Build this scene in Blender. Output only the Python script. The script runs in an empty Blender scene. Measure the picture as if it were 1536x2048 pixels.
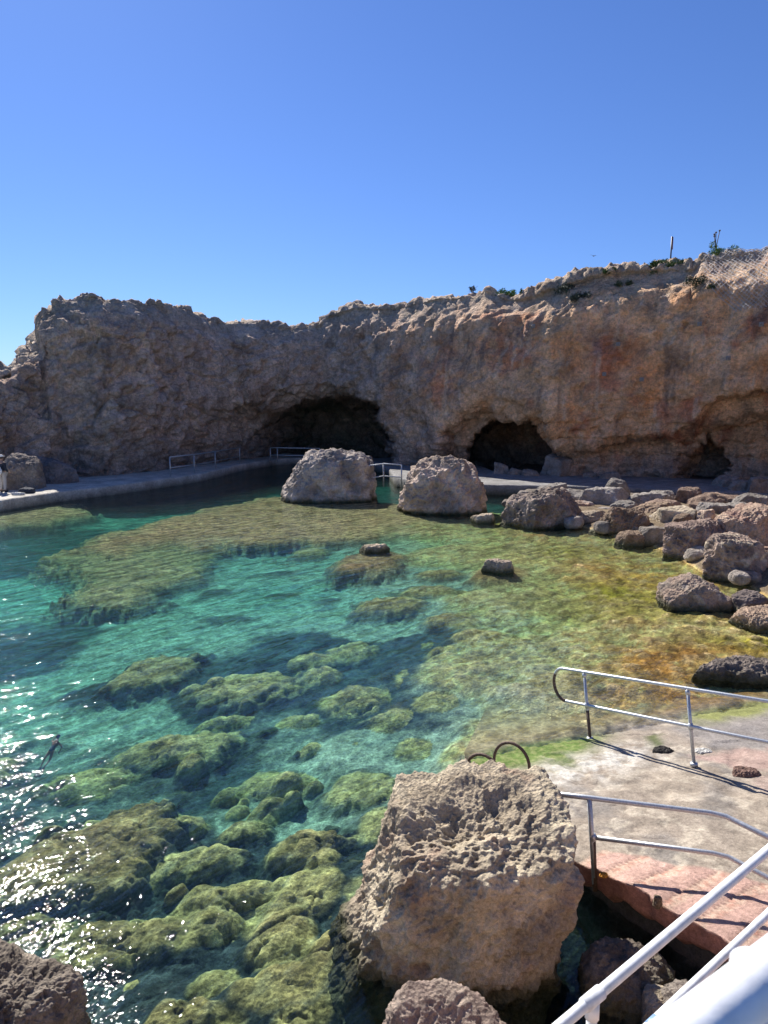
import bpy, bmesh, math, random, time
import numpy as np
from mathutils import Vector, Matrix
T0=time.time()
random.seed(7)
C=bpy.context.scene
COL=C.collection
# ------------------------------------------------------------------ camera maths
F=1479.0; PITCH=math.radians(8.24); CZ=4.7
ct,st=math.cos(PITCH),math.sin(PITCH)
def ray(px,py):
    xr=(px-768.0)/F; yr=-(py-1024.0)/F
    return np.array([xr, ct+yr*st, -st+yr*ct])
def atz(px,py,z):
    d=ray(px,py); t=(z-CZ)/d[2]
    return np.array([d[0]*t,d[1]*t,z])
def aty(px,py,y):
    d=ray(px,py); t=y/d[1]
    return np.array([d[0]*t,y,CZ+d[2]*t])
# ------------------------------------------------------------------ noise
def _hash(ix,iy,iz,seed):
    h=(ix.astype(np.int64)*374761393+iy.astype(np.int64)*668265263+iz.astype(np.int64)*2147483647+seed*1274126177)&0xFFFFFFFF
    h=((h^(h>>13))*1274126177)&0xFFFFFFFF
    h=((h^(h>>15))*2246822519)&0xFFFFFFFF
    return (h^(h>>16))&0xFFFFFFFF
_G=None
def perlin(P,seed=0):
    global _G
    if _G is None:
        r=np.random.RandomState(1); g=r.normal(size=(256,3)); _G=(g/np.linalg.norm(g,axis=1,keepdims=True))
    i=np.floor(P).astype(np.int64); f=P-i
    u=f*f*f*(f*(f*6-15)+10)
    out=np.zeros(len(P))
    for dx in (0,1):
        wx=u[:,0] if dx else 1-u[:,0]
        for dy in (0,1):
            wy=u[:,1] if dy else 1-u[:,1]
            for dz in (0,1):
                wz=u[:,2] if dz else 1-u[:,2]
                g=_G[_hash(i[:,0]+dx,i[:,1]+dy,i[:,2]+dz,seed)&255]
                out+=wx*wy*wz*(g[:,0]*(f[:,0]-dx)+g[:,1]*(f[:,1]-dy)+g[:,2]*(f[:,2]-dz))
    return out*1.5
def fbm(P,octs=4,seed=0,gain=.5,ridged=False):
    a=1.0; s=np.zeros(len(P)); Q=P.copy(); tot=0
    for k in range(octs):
        n=perlin(Q,seed+k*17)
        if ridged: n=1-2*np.abs(n)
        s+=a*n; tot+=a; a*=gain; Q=Q*2.03+11.7
    return s/tot
def worley(P,seed=0,two=False):
    i=np.floor(P).astype(np.int64); best=np.full(len(P),9.0); sec=best.copy(); cid=np.zeros(len(P))
    for dx in (-1,0,1):
        for dy in (-1,0,1):
            for dz in (-1,0,1):
                a=i[:,0]+dx;b=i[:,1]+dy;c=i[:,2]+dz
                h=_hash(a,b,c,seed)
                jx=(h&1023)/1023.0; jy=((h>>10)&1023)/1023.0; jz=((h>>20)&1023)/1023.0
                d=(a+jx-P[:,0])**2+(b+jy-P[:,1])**2+(c+jz-P[:,2])**2
                m=d<best
                sec=np.where(m,best,np.minimum(sec,d)); cid=np.where(m,(h%997)/997.0,cid); best=np.where(m,d,best)
    if two: return np.sqrt(best),np.sqrt(sec),cid
    return np.sqrt(best)
def worley2(x,y,seed=0):
    P=np.stack([x,y],1); i=np.floor(P).astype(np.int64); best=np.full(len(P),9.0); sec=best.copy(); cid=np.zeros(len(P))
    z=np.zeros(len(P),np.int64)
    for dx in (-1,0,1):
        for dy in (-1,0,1):
            a=i[:,0]+dx;b=i[:,1]+dy; h=_hash(a,b,z,seed)
            jx=(h&1023)/1023.0; jy=((h>>10)&1023)/1023.0
            d=(a+jx-P[:,0])**2+(b+jy-P[:,1])**2
            m=d<best
            sec=np.where(m,best,np.minimum(sec,d)); cid=np.where(m,(h%997)/997.0,cid); best=np.where(m,d,best)
    return np.sqrt(best),np.sqrt(sec),cid
def ss(a,b,x):
    t=np.clip((x-a)/(b-a),0,1); return t*t*(3-2*t)
def interp(x,pts):
    xs=[p[0] for p in pts]; ys=[p[1] for p in pts]
    return np.interp(x,xs,ys)
# ------------------------------------------------------------------ materials
def newmat(name):
    m=bpy.data.materials.new(name); m.use_nodes=True
    nt=m.node_tree; nt.nodes.clear()
    out=nt.nodes.new('ShaderNodeOutputMaterial')
    return m,nt,out
def N(nt,t,**kw):
    n=nt.nodes.new(t)
    for k,v in kw.items():
        if k.startswith('i_'):
            key=k[2:]; key=int(key) if key.isdigit() else key.replace('_',' ')
            n.inputs[key].default_value=v
        else: setattr(n,k,v)
    return n
def L(nt,a,b): nt.links.new(a,b)
def ramp(nt,stops):
    r=nt.nodes.new('ShaderNodeValToRGB'); e=r.color_ramp.elements
    while len(e)<len(stops): e.new(.5)
    for k,(p,c) in enumerate(stops):
        e[k].position=p; e[k].color=(c,c,c,1) if not hasattr(c,'__len__') else (*c,1)
    return r
def mixc(nt,fac,a,b,mode='MIX'):
    n=nt.nodes.new('ShaderNodeMix'); n.data_type='RGBA'; n.blend_type=mode
    for sock,v in ((n.inputs[0],fac),(n.inputs[6],a),(n.inputs[7],b)):
        if hasattr(v,'links'): nt.links.new(v,sock)
        elif hasattr(v,'__len__'): sock.default_value=(*v,1) if len(v)==3 else v
        else: sock.default_value=v
    return n.outputs[2]
def rock_mat(name,base=None,scale=1.0,bump=.6,attr=True,rough=.93,pit=1.0,var=.45,dist=.05):
    m,nt,out=newmat(name)
    b=N(nt,'ShaderNodeBsdfPrincipled'); b.inputs['Roughness'].default_value=rough
    b.inputs['Specular IOR Level'].default_value=.15
    tc=N(nt,'ShaderNodeTexCoord'); co=tc.outputs['Object']
    n1=N(nt,'ShaderNodeTexNoise',i_Scale=1.3*scale,i_Detail=8.0,i_Roughness=.65); L(nt,co,n1.inputs['Vector'])
    n2=N(nt,'ShaderNodeTexNoise',i_Scale=9*scale,i_Detail=8.0,i_Roughness=.75); L(nt,co,n2.inputs['Vector'])
    n3=N(nt,'ShaderNodeTexNoise',i_Scale=40*scale,i_Detail=6.0,i_Roughness=.7); L(nt,co,n3.inputs['Vector'])
    v=N(nt,'ShaderNodeTexVoronoi',i_Scale=14*scale); L(nt,co,v.inputs['Vector'])
    if attr:
        a=N(nt,'ShaderNodeAttribute',attribute_name='Col'); col=a.outputs['Color']
    else:
        rg=N(nt,'ShaderNodeRGB'); rg.outputs[0].default_value=(*base,1); col=rg.outputs[0]
    r1=ramp(nt,[(.3,1-var),(.72,1+var*.9)]); L(nt,n1.outputs[0],r1.inputs[0])
    r2=ramp(nt,[(.3,1-var*1.1),(.7,1+var)]); L(nt,n2.outputs[0],r2.inputs[0])
    r3=ramp(nt,[(.32,1-var*.8),(.7,1+var*.8)]); L(nt,n3.outputs[0],r3.inputs[0])
    c=mixc(nt,1.0,col,r1.outputs[0],'MULTIPLY'); c=mixc(nt,1.0,c,r2.outputs[0],'MULTIPLY'); c=mixc(nt,1.0,c,r3.outputs[0],'MULTIPLY')
    L(nt,c,b.inputs['Base Color'])
    # bump
    s=N(nt,'ShaderNodeMath',operation='MULTIPLY_ADD'); L(nt,v.outputs['Distance'],s.inputs[0]); s.inputs[1].default_value=.6*pit; L(nt,n2.outputs[0],s.inputs[2])
    s2=N(nt,'ShaderNodeMath',operation='MULTIPLY_ADD'); L(nt,n3.outputs[0],s2.inputs[0]); s2.inputs[1].default_value=.45; L(nt,s.outputs[0],s2.inputs[2])
    bp=N(nt,'ShaderNodeBump'); bp.inputs['Strength'].default_value=bump; bp.inputs['Distance'].default_value=dist
    L(nt,s2.outputs[0],bp.inputs['Height']); L(nt,bp.outputs[0],b.inputs['Normal'])
    L(nt,b.outputs[0],out.inputs[0])
    return m
def simple_mat(name,color,rough=.5,metal=0.0,bump=0.0,scale=30,var=.15,spec=.5):
    m,nt,out=newmat(name)
    b=N(nt,'ShaderNodeBsdfPrincipled'); b.inputs['Roughness'].default_value=rough; b.inputs['Metallic'].default_value=metal
    b.inputs['Specular IOR Level'].default_value=spec
    tc=N(nt,'ShaderNodeTexCoord')
    n=N(nt,'ShaderNodeTexNoise',i_Scale=scale,i_Detail=5.0); L(nt,tc.outputs['Object'],n.inputs['Vector'])
    r=ramp(nt,[(.3,1-var),(.7,1+var)]); L(nt,n.outputs[0],r.inputs[0])
    L(nt,mixc(nt,1.0,color,r.outputs[0],'MULTIPLY'),b.inputs['Base Color'])
    if bump:
        bp=N(nt,'ShaderNodeBump',i_Strength=bump,i_Distance=.01); L(nt,n.outputs[0],bp.inputs['Height']); L(nt,bp.outputs[0],b.inputs['Normal'])
    L(nt,b.outputs[0],out.inputs[0]); return m
M={}
M['cliff']=rock_mat('cliff_rock',scale=.55,bump=.9,dist=.16,var=.42)
M['boulder']=rock_mat('boulder_rock',scale=1.1,bump=.8,dist=.05,var=.32)
M['near']=rock_mat('near_boulder_rock',scale=2.6,bump=.9,dist=.022,var=.33,pit=1.3)
M['seabed']=rock_mat('seabed_rock',scale=2.0,bump=.6,dist=.04,var=.58)
M['slab']=rock_mat('slab_concrete',scale=2.6,bump=.7,dist=.014,var=.32,pit=.6)
M['concrete']=rock_mat('old_concrete',base=(.27,.25,.225),attr=False,scale=1.0,bump=.4,dist=.03,var=.22,pit=.3)
M['darkwall']=rock_mat('damp_concrete',base=(.10,.09,.08),attr=False,scale=2.0,bump=.5,dist=.03,var=.3)
M['galv']=simple_mat('galvanised_steel',(.50,.52,.54),rough=.5,metal=.75,scale=60,var=.18,bump=.15)
M['white']=simple_mat('white_rail_paint',(.78,.79,.80),rough=.45,scale=18,var=.14,bump=.2)
M['rust']=simple_mat('rusty_steel',(.12,.075,.05),rough=.7,metal=.2,scale=80,var=.5,bump=.4)
M['darksteel']=simple_mat('dark_post_steel',(.07,.07,.08),rough=.5,metal=.3)
# ------------------------------------------------------------------ mesh helpers
def mkmesh(name,verts,quads,mat,cols=None,smooth=True,tris=None):
    me=bpy.data.meshes.new(name)
    V=np.asarray(verts,np.float32); 
    loops=[];starts=[];tot=[]
    nq=0 if quads is None else len(quads); ntri=0 if tris is None else len(tris)
    me.vertices.add(len(V)); me.vertices.foreach_set('co',V.ravel())
    li=[]
    if nq: li.append(np.asarray(quads,np.int32).ravel())
    if ntri: li.append(np.asarray(tris,np.int32).ravel())
    li=np.concatenate(li)
    me.loops.add(len(li)); me.loops.foreach_set('vertex_index',li)
    me.polygons.add(nq+ntri)
    ls=np.concatenate([np.arange(nq)*4, nq*4+np.arange(ntri)*3]).astype(np.int32)
    me.polygons.foreach_set('loop_start',ls)
    me.polygons.foreach_set('use_smooth',np.full(nq+ntri,smooth))
    me.update(calc_edges=True); me.validate()
    if cols is not None:
        at=me.color_attributes.new('Col','FLOAT_COLOR','POINT')
        c=np.ones((len(V),4),np.float32); c[:,:3]=cols; at.data.foreach_set('color',c.ravel())
    if mat: me.materials.append(mat)
    return me
def link(name,me,parent=None,loc=None):
    o=bpy.data.objects.new(name,me); COL.objects.link(o)
    if parent: o.parent=parent
    if loc is not None: o.location=loc
    return o
def tag(o,label,cat,group=None):
    o['label']=label; o['category']=cat
    if group: o['group']=group
    return o
def gridquads(nu,nv):
    i=np.arange(nu*nv).reshape(nv,nu)
    return np.stack([i[:-1,:-1],i[:-1,1:],i[1:,1:],i[1:,:-1]],-1).reshape(-1,4)
def vnormals(V,nu,nv):
    G=V.reshape(nv,nu,3); du=np.gradient(G,axis=1); dv=np.gradient(G,axis=0)
    n=np.cross(du,dv); n/=np.linalg.norm(n,axis=2,keepdims=True)+1e-9
    return n.reshape(-1,3)
def tube(name,pts,r,mat,parent=None,seg=12,loc=None):
    """a smooth bent tube through pts"""
    pts=[Vector(p) for p in pts]
    V=[];Q=[];n=len(pts); prev=None
    for k,p in enumerate(pts):
        t=((pts[min(k+1,n-1)]-p).normalized()+(p-pts[max(k-1,0)]).normalized())
        t=t.normalized() if t.length>1e-6 else Vector((0,0,1))
        up=prev if prev is not None else (Vector((0,0,1)) if abs(t.z)<.9 else Vector((1,0,0)))
        a=(up-t*up.dot(t)).normalized(); b=t.cross(a); prev=a
        for s in range(seg):
            an=2*math.pi*s/seg; V.append(p+a*math.cos(an)*r+b*math.sin(an)*r)
    for k in range(n-1):
        for s in range(seg):
            s2=(s+1)%seg; Q.append((k*seg+s,k*seg+s2,(k+1)*seg+s2,(k+1)*seg+s))
    c0=len(V); V.append(pts[0]); V.append(pts[-1]); Tt=[]
    for s in range(seg):
        s2=(s+1)%seg; Tt.append((c0,s2,s)); Tt.append((c0+1,(n-1)*seg+s,(n-1)*seg+s2))
    me=mkmesh(name,[tuple(v) for v in V],Q,mat,tris=Tt)
    return link(name,me,parent,loc)
def ball(name,p,rx,ry,rz,mat,parent=None,seg=16):
    bm=bmesh.new(); bmesh.ops.create_uvsphere(bm,u_segments=seg,v_segments=seg//2+2,radius=1)
    for v in bm.verts: v.co=Vector((p[0]+v.co.x*rx,p[1]+v.co.y*ry,p[2]+v.co.z*rz))
    for f in bm.faces: f.smooth=True
    me=bpy.data.meshes.new(name); bm.to_mesh(me); bm.free(); me.materials.append(mat)
    return link(name,me,parent)
def empty(name,loc):
    e=bpy.data.objects.new(name,None); COL.objects.link(e); e.location=loc; e.empty_display_size=.2; return e
_ico={}
def ico(sub):
    if sub not in _ico:
        bm=bmesh.new(); bmesh.ops.create_icosphere(bm,subdivisions=sub,radius=1)
        V=np.array([v.co[:] for v in bm.verts]); V/=np.linalg.norm(V,axis=1,keepdims=True)
        Tt=np.array([[v.index for v in f.verts] for f in bm.faces],np.int32); bm.free(); _ico[sub]=(V,Tt)
    return _ico[sub]
# ------------------------------------------------------------------ boulders
TAN=np.array((.36,.30,.24)); GREY=np.array((.34,.29,.24)); DARK=np.array((.15,.125,.11)); PINK=np.array((.42,.27,.20)); PALE=np.array((.55,.48,.38)); BRN=np.array((.22,.17,.13))
def boulder(name,loc,rad,seed,colA=GREY,colB=None,sub=6,rotz=0.0,blocky=.82,rough=1.0,pit=1.0,label=None,cat='boulder',group=None,mat='boulder',planes=None,tilt=0.0,wet=True,stain=None,post=None,ridge=1.0,sharp=17.0,lim=1.12,soft=0.0):
    D,Tt=ico(sub); rs=np.random.RandomState(seed)
    if planes is None:
        planes=[]
        planes.append((np.array((rs.uniform(-.3,.3),rs.uniform(-.3,.2),1)),rs.uniform(blocky-.12,blocky+.06)))
        ph0=rs.uniform(0,6.28)
        for k in range(5):
            a_=ph0+k*1.2566+rs.uniform(-.3,.3); planes.append((np.array((math.cos(a_),math.sin(a_),rs.uniform(-.12,.35))),rs.uniform(blocky-.08,1.0)))
        for k in range(5):
            a_=rs.uniform(0,6.28); planes.append((np.array((math.cos(a_),math.sin(a_),rs.uniform(.5,1.1))),rs.uniform(.88,1.04)))
    k=sharp
    acc=np.exp(-k*lim*np.ones(len(D)))
    for n,d in planes:
        n=np.asarray(n,float); n=n/np.linalg.norm(n)
        dn=D@n; rr=np.where(dn>.05,d/np.maximum(dn,.05),9.0); acc+=np.exp(-k*np.minimum(rr,4))
    r=-np.log(acc)/k+.7/k
    P=D*r[:,None]*np.array(rad)
    s=float(np.mean(rad)); Q=P/s+seed*3.1
    dsp=.17*fbm(Q*1.5,3,seed)+.10*ridge*fbm(Q*2.7,5,seed+5,ridged=True)*rough+.045*rough*fbm(Q*9,3,seed+9)
    if pit>0:
        w=worley(Q*5.5+.6*fbm(Q*4,2,seed)[:,None],seed); dsp-=.05*pit*np.clip(1-w/.42,0,1)
        if sub>=7:
            w=worley(Q*15,seed+3); dsp-=.028*pit*np.clip(1-w/.5,0,1); dsp+=.018*rough*fbm(Q*30,3,seed+12)
    Nn=D/np.array(rad); Nn/=np.linalg.norm(Nn,axis=1,keepdims=True)
    P=P+Nn*(dsp*s)[:,None]
    if tilt: 
        c,s_=math.cos(tilt),math.sin(tilt); x=P[:,0]*c-P[:,2]*s_; z=P[:,0]*s_+P[:,2]*c; P[:,0]=x;P[:,2]=z
    c,s_=math.cos(rotz),math.sin(rotz); x=P[:,0]*c-P[:,1]*s_; y=P[:,0]*s_+P[:,1]*c; P[:,0]=x;P[:,1]=y
    if post is not None: P=post(P)
    colA=np.asarray(colA,float); colB=np.asarray(colB if colB is not None else colA*.72,float)
    t=ss(-.25,.25,fbm(Q*1.7+5,3,seed+2))[:,None]
    col=colA*t+colB*(1-t)
    if stain is not None:
        tt=ss(.12,.4,fbm(Q*2.1+9,3,seed+31))[:,None]; col=col*(1-tt)+np.asarray(stain)*tt
    zw=P[:,2]+loc[2]
    if wet:
        tt=(1-ss(.02,.24,zw+.06*fbm(Q*3,2,seed)))[:,None]; col=col*(1-tt)+np.array((.10,.095,.055))*tt
    me=mkmesh(name,P,None,M[mat],cols=col,tris=Tt)
    o=link(name,me,loc=loc)
    if label: tag(o,label,cat,group)
    return o
def shore_rock(cx,top,bot,w,seed,colA,label,z0=0.0,depth=.8,sub=6,h=None,**kw):
    """a rock whose waterline/ground contact, crown and width are read off the photograph's perspective"""
    b=atz(cx,bot,z0); d=math.dist((0,0,CZ),b); rx=w/2*d/F
    ry=rx*depth
    yc=b[1]+ry*.85
    zt=aty(cx,top,yc)[2]
    hh=max(zt-z0,.12)
    zc=z0+hh*.18; rz=hh*.86
    x=aty(cx,(top+bot)/2,yc)[0]
    return boulder(kw.pop('name','boulder'),(x,yc,zc),(rx*1.06,ry,rz),seed,colA,label=label,sub=sub,**kw)

# ------------------------------------------------------------------ cliff
BASE=[(-700,27),(-400,30),(-100,37),(0,41),(100,43.5),(300,46.5),(480,55),(650,58),(780,53),(860,50),(1000,46.5),(1100,44),(1300,42.3),(1536,38.5),(1700,35),(2000,28),(2300,20),(2600,13)]
TOPZ=[(-700,1030),(-400,960),(-200,880),(-60,800),(0,752),(30,742),(60,702),(85,688),(95,652),(100,625),(130,603),(200,590),(240,602),(270,598),(330,600),(380,609),(430,634),(450,640),(520,636),(570,650),(645,647),(655,631),(720,609),(790,613),(870,592),(940,587),(970,575),(1010,592),(1040,593),(1100,573),(1180,547),(1240,542),(1300,534),(1370,532),(1385,512),(1440,507),(1536,482),(1700,440),(2000,380),(2300,330),(2600,330)]
NU=760; 
us=np.concatenate([np.linspace(-700,-60,70,endpoint=False),np.linspace(-60,1600,600,endpoint=False),np.linspace(1600,2600,90)])
NF=190; NB=16; NP=26; NVV=NF+NB+NP
baseY=interp(us,BASE); 
k=np.ones(9)/9; baseY=np.convolve(np.pad(baseY,4,'edge'),k,'valid')
xs_=(us-768)/F/1.007
# the foot sits about on the ledge; the crown sets back
back=interp(us,[(-700,3),(0,3.4),(100,2.6),(480,2.0),(650,1.3),(800,1.5),(1000,1.7),(1536,2.8),(2600,4)])
topY=baseY+back
topZ=np.array([aty(u,p,y)[2] for u,p,y in zip(us,interp(us,TOPZ),topY)])
vf=np.linspace(0,1,NF)
U,Vv=np.meshgrid(np.arange(NU),vf)   # rows v
u2=us[U]; bY=baseY[U]; tZ=topZ[U]; tY=topY[U]
Z=-.8+Vv*(tZ+.8-.35)
hfrac=np.clip(Z/np.maximum(tZ,.1),0,1)
topw=ss(.0,1.0,(hfrac-.80)/.22); Y=bY+(tY-bY)*(.30*hfrac**1.6+.70*topw)
# belly: the middle of the wall leans out over the ledge
Y=Y-1.1*np.sin(np.pi*np.clip(hfrac,0,1))**1.2*ss(250,700,u2)-.0
# undercut ledge on the right
led=ss(1080,1250,u2)
zl=aty(1250,852,42)[2]
zl2=interp(u2,[(1080,1.6),(1200,2.6),(1350,3.3),(1500,4.3),(1800,5)])
Y=Y+led*1.5*(1-ss(zl2-.5,zl2+.15,Z))
Y=Y-led*.5*(1-ss(0.8,1.9,Z))
# horizon of each vertex in picture-ish azimuth/elevation for carving the caves: real azimuth and height
def carve(u,z,x0,xl,xr,zt,wl,wr,wt,depth,zb=-2):
    """an arched hollow: x0 crown position, left/right feet, crown height zt"""
    tt=np.where(u<x0,(x0-u)/(x0-xl),(u-x0)/(xr-x0))
    arch=zt*np.sqrt(np.clip(1-tt**2,0,1))
    side=np.where(u<x0,1-ss(1-wl,1.0,tt),1-ss(1-wr,1.0,tt))
    m=side*(1-ss(arch-wt,arch,z))
    return depth*m
wob=fbm(np.stack([u2.ravel()/60,Z.ravel()*.9,np.zeros(Z.size)],1),3,77).reshape(Z.shape)
uw=u2+wob*22; zw=Z+wob*.55
CV=np.zeros_like(Z)
CV+=carve(uw,zw,655,250,800,6.3,.98,.12,2.8,4.5)
CV+=carve(uw,zw,690,470,792,5.4,.8,.10,.8,9.0)
CV+=carve(uw,zw,985,860,1160,5.4,.45,.45,1.7,2.4)
CV+=carve(uw,zw,1025,922,1125,4.15,.16,.2,.5,8.0)
CV+=carve(uw,zw,1415,1355,1470,3.0,.25,.2,.5,2.4)
CV+=carve(uw,zw,1500,1340,1800,5.6,.5,.2,.7,1.2)
Y=Y+CV
# left spur: buttress coming forward at px 150-250, gully at 90-130
Y=Y-1.3*np.exp(-((u2-205-20*Vv)/55)**2)*(1-.5*Vv)+.9*np.exp(-((u2-330)/50)**2)*(1-Vv)
Y=Y-1.0*np.exp(-((u2-60)/40)**2)*(1-ss(.25,.7,Vv))
Xf=xs_[U]*Y
# plateau rows
bt=np.linspace(0,1,NB+1)[1:]; 
rows=[];
tYf=Y[-1]; tZf=Z[-1]
for t in bt:
    a=t*math.pi/2; rows.append((tYf+1.1*math.sin(a)*0+ .9*(1-math.cos(a)), tZf+.35*math.sin(a)))
yl=rows[-1][0]
for t in np.linspace(0,1,NP+1)[1:]:
    rows.append((yl+22*t**1.5, tZf+.35+ .0*t -1.2*t))
Yp=np.array([r[0] for r in rows]); Zp=np.array([r[1] for r in rows])
X=np.concatenate([Xf,xs_[None,:]*Yp*1.0]); Y=np.concatenate([Y,Yp]); Z=np.concatenate([Z,Zp])
CVV=np.concatenate([CV,np.zeros_like(Yp)])
UU=np.concatenate([u2,np.repeat(us[None,:],NB+NP,0)])
V0=np.stack([X.ravel(),Y.ravel(),Z.ravel()],1)
nn=vnormals(V0,NU,NVV)
cen=-nn  # orient towards camera
flip=np.sign(-(nn[:,1]))  # face -Y
flip[flip==0]=1
nrm=nn*flip[:,None]
nrm[nrm[:,2]<-.9]*=1
isp=np.zeros(NVV*NU,bool); isp[NF*NU:]=True
nrm[isp & (nrm[:,2]<0)]*=-1
big=fbm(V0*np.array((.16,.16,.22)),3,3)
mid=fbm(V0*.55,4,8,ridged=True)
fine=fbm(V0*1.9,4,12)
w1=worley(V0*np.array((.9,.9,1.1))+.5*fine[:,None],5)
w2=worley(V0*2.6,6)
toprow=np.clip((np.repeat(np.arange(NVV),NU)-(NF-30))/30.0,0,1)
sil=1-.65*toprow*(1-isp)  # keep the crest line close to its measured height
dsp=1.0*big*sil+.38*mid+.26*fine-.42*(w1-.45)*1.0-.16*(w2-.4)
c1,c2,_=worley(V0*np.array((.30,.30,.42))+.35*fbm(V0*.5,3,81)[:,None],82,two=True)
rgt=ss(500,900,UU.ravel()); dsp-=(.30-.20*rgt)*np.exp(-((c2-c1)/.07)**2)
c1,c2,_=worley(V0*np.array((.8,.8,1.3))+.3*fine[:,None],83,two=True)
dsp-=(.12-.06*rgt)*np.exp(-((c2-c1)/.07)**2)
crk=np.exp(-((c2-c1)/.035)**2)*ss(-.1,.2,big)
wp_=worley(V0*np.array((.55,.55,.7))+.4*fine[:,None],88); tsel=ss(.05,.3,fbm(V0*.3+40,2,89)); dsp-=.55*np.clip(1-wp_/.33,0,1)**.6*tsel
wp_=worley(V0*1.5+.3*fine[:,None],90); dsp-=.20*np.clip(1-wp_/.36,0,1)*ss(-.1,.25,fbm(V0*.45+60,2,92))
zz_=V0[:,2]+.35*mid+.10*V0[:,0]*.25
strat=np.abs(((zz_/.85)%1.0)-.5)*2
dsp-=.22*ss(.8,1.0,strat)*ss(900,1150,UU.ravel())*(1-ss(3.6,5.2,V0[:,2]))
leftw=1-ss(100,420,UU.ravel())
dsp*=1-.35*rgt*(1-toprow)*(V0[:,2]>3.5)
dsp*=1-.60*ss(.0,.6,toprow)*(1-isp)
dsp+=leftw*(.55*fbm(V0*.8+30,4,21,ridged=True)-.2)
V1=V0+nrm*dsp[:,None]
fr=fbm(V0*1.1+4,4,40); V1[:,2]+=.16*fr*toprow
# colours
u=UU.ravel(); z=V0[:,2]
grey=np.array((.66,.49,.38)); mauve=np.array((.56,.39,.29)); tan=np.array((.84,.53,.31)); oran=np.array((.84,.43,.20)); red=np.array((.56,.23,.13)); blu=np.array((.36,.31,.28)); pale=np.array((.50,.42,.33))
tr=ss(560,1250,u+120*fbm(V0*.2+9,3,50))[:,None]
col=grey*(1-tr)+tan*tr
a=ss(.0,.35,fbm(V0*.35+3,4,51))[:,None]; col=col*(1-a)+(mauve*(1-tr)+oran*tr)*a
a=(ss(.12,.4,fbm(V0*.45+13,4,52))*(.15+.75*tr[:,0]))[:,None]; col=col*(1-a)+red*a
# named red patches
for px,py,rx,rz in ((885,740,35,2.0),(1050,645,30,1.3),(1215,720,60,1.6),(1010,700,60,1.0)):
    zc=aty(px,py,48)[2]; g=np.exp(-((u-px)/rx)**2-((z-zc)/rz)**2)*ss(-.4,.2,fbm(V0*1.1,3,54)); g=(.85*np.clip(g,0,1))[:,None]; col=col*(1-g)+red*g
g=ss(.1,.4,fbm(V0*np.array((.9,.9,.25))+23,4,55))[:,None]*.5; col=col*(1-g)+blu*g   # grey drip streaks
g=(.35*crk)[:,None]; col=col*(1-g)+np.array((.13,.09,.07))*g
stq=V0*np.array((1.1,1.1,.09)); g=(ss(.16,.34,fbm(stq+70,4,58))*ss(.0,.3,fbm(V0*.25+5,3,59)+.15)*.55)[:,None]; col=col*(1-g)+np.array((.16,.13,.115))*g
g=(ss(.18,.32,fbm(stq*1.7+20,3,85))*.45)[:,None]; col=col*(1-g)+np.array((.80,.62,.45))*g
g=(ss(.75,1.0,np.abs(((zz_/.55)%1.0)-.5)*2)*ss(-.1,.2,fbm(V0*.4+2,3,86))*.28*tr[:,0])[:,None]; col=col*(1-g)+np.array((.30,.19,.13))*g
lo=((1-ss(.6,2.8,z+1.0*fbm(V0*.5,3,56)))*.75)[:,None]; col=col*(1-lo)+(blu*1.25*tr+blu*.8*(1-tr))*lo
tp=(ss(.86,1.0,np.concatenate([Vv,np.ones((NB+NP,NU))]).ravel()+.05*fbm(V0*1.2,3,57))*.7)[:,None]; col=col*(1-tp)+pale*tp
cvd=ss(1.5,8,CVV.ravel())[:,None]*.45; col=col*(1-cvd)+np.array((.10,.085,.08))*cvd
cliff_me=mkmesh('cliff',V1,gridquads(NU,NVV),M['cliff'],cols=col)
cliff=link('cliff',cliff_me); cliff['kind']='structure'
CG=V1.reshape(NVV,NU,3)
def cliff_at(px,py,out=0.0):
    """nearest cliff surface point seen along that direction of the photograph"""
    d=ray(px,py); A=CG[:,:,:]-np.array((0,0,CZ)); t=A@d/(d@d); D_=np.linalg.norm(A-t[...,None]*d,axis=2)
    k=np.argmin(D_+.004*t+np.where(t<5,99,0)); p=CG.reshape(-1,3)[k]; n=nrm[k]
    return p+n*out,n
print('cliff',time.time()-T0)
# ------------------------------------------------------------------ seabed
def proj(x,y,z):
    dy=y*ct-(z-CZ)*st; up=y*st+(z-CZ)*ct
    return 768+F*x/dy, 1024-F*up/dy
def slabz(x,y):
    return np.minimum(.048*(x-1.9)-.125*(y-9.6),.46)
SL_L=[(2.5,4.35),(4.3,3.45),(5.24,2.79),(6.55,1.86),(8.0,1.35),(9.6,1.10),(12.7,2.0),(14.5,3.2)]   # left border of the slipway: x by y
def inslab(x,y):
    xl=np.interp(y,[a for a,b in SL_L],[b for a,b in SL_L]); (x>xl+.25*(y>7.5)-.05)&(y<14.0)
pys=np.concatenate([np.linspace(838,880,12,endpoint=False),np.linspace(880,960,30,endpoint=False),np.linspace(960,2120,560,endpoint=False),np.linspace(2120,3800,60)])
yr=-(pys-1024)/F; ys_=CZ*(ct+yr*st)/(st-yr*ct)
sl=np.concatenate([np.linspace(-1.6,-.66,60,endpoint=False),np.linspace(-.66,.66,620,endpoint=False),np.linspace(.66,1.6,60)])
SN=len(sl); YN=len(ys_)
GX,GY=np.meshgrid(sl,ys_); GX=GX*GY
x=GX.ravel(); y=GY.ravel()
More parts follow.
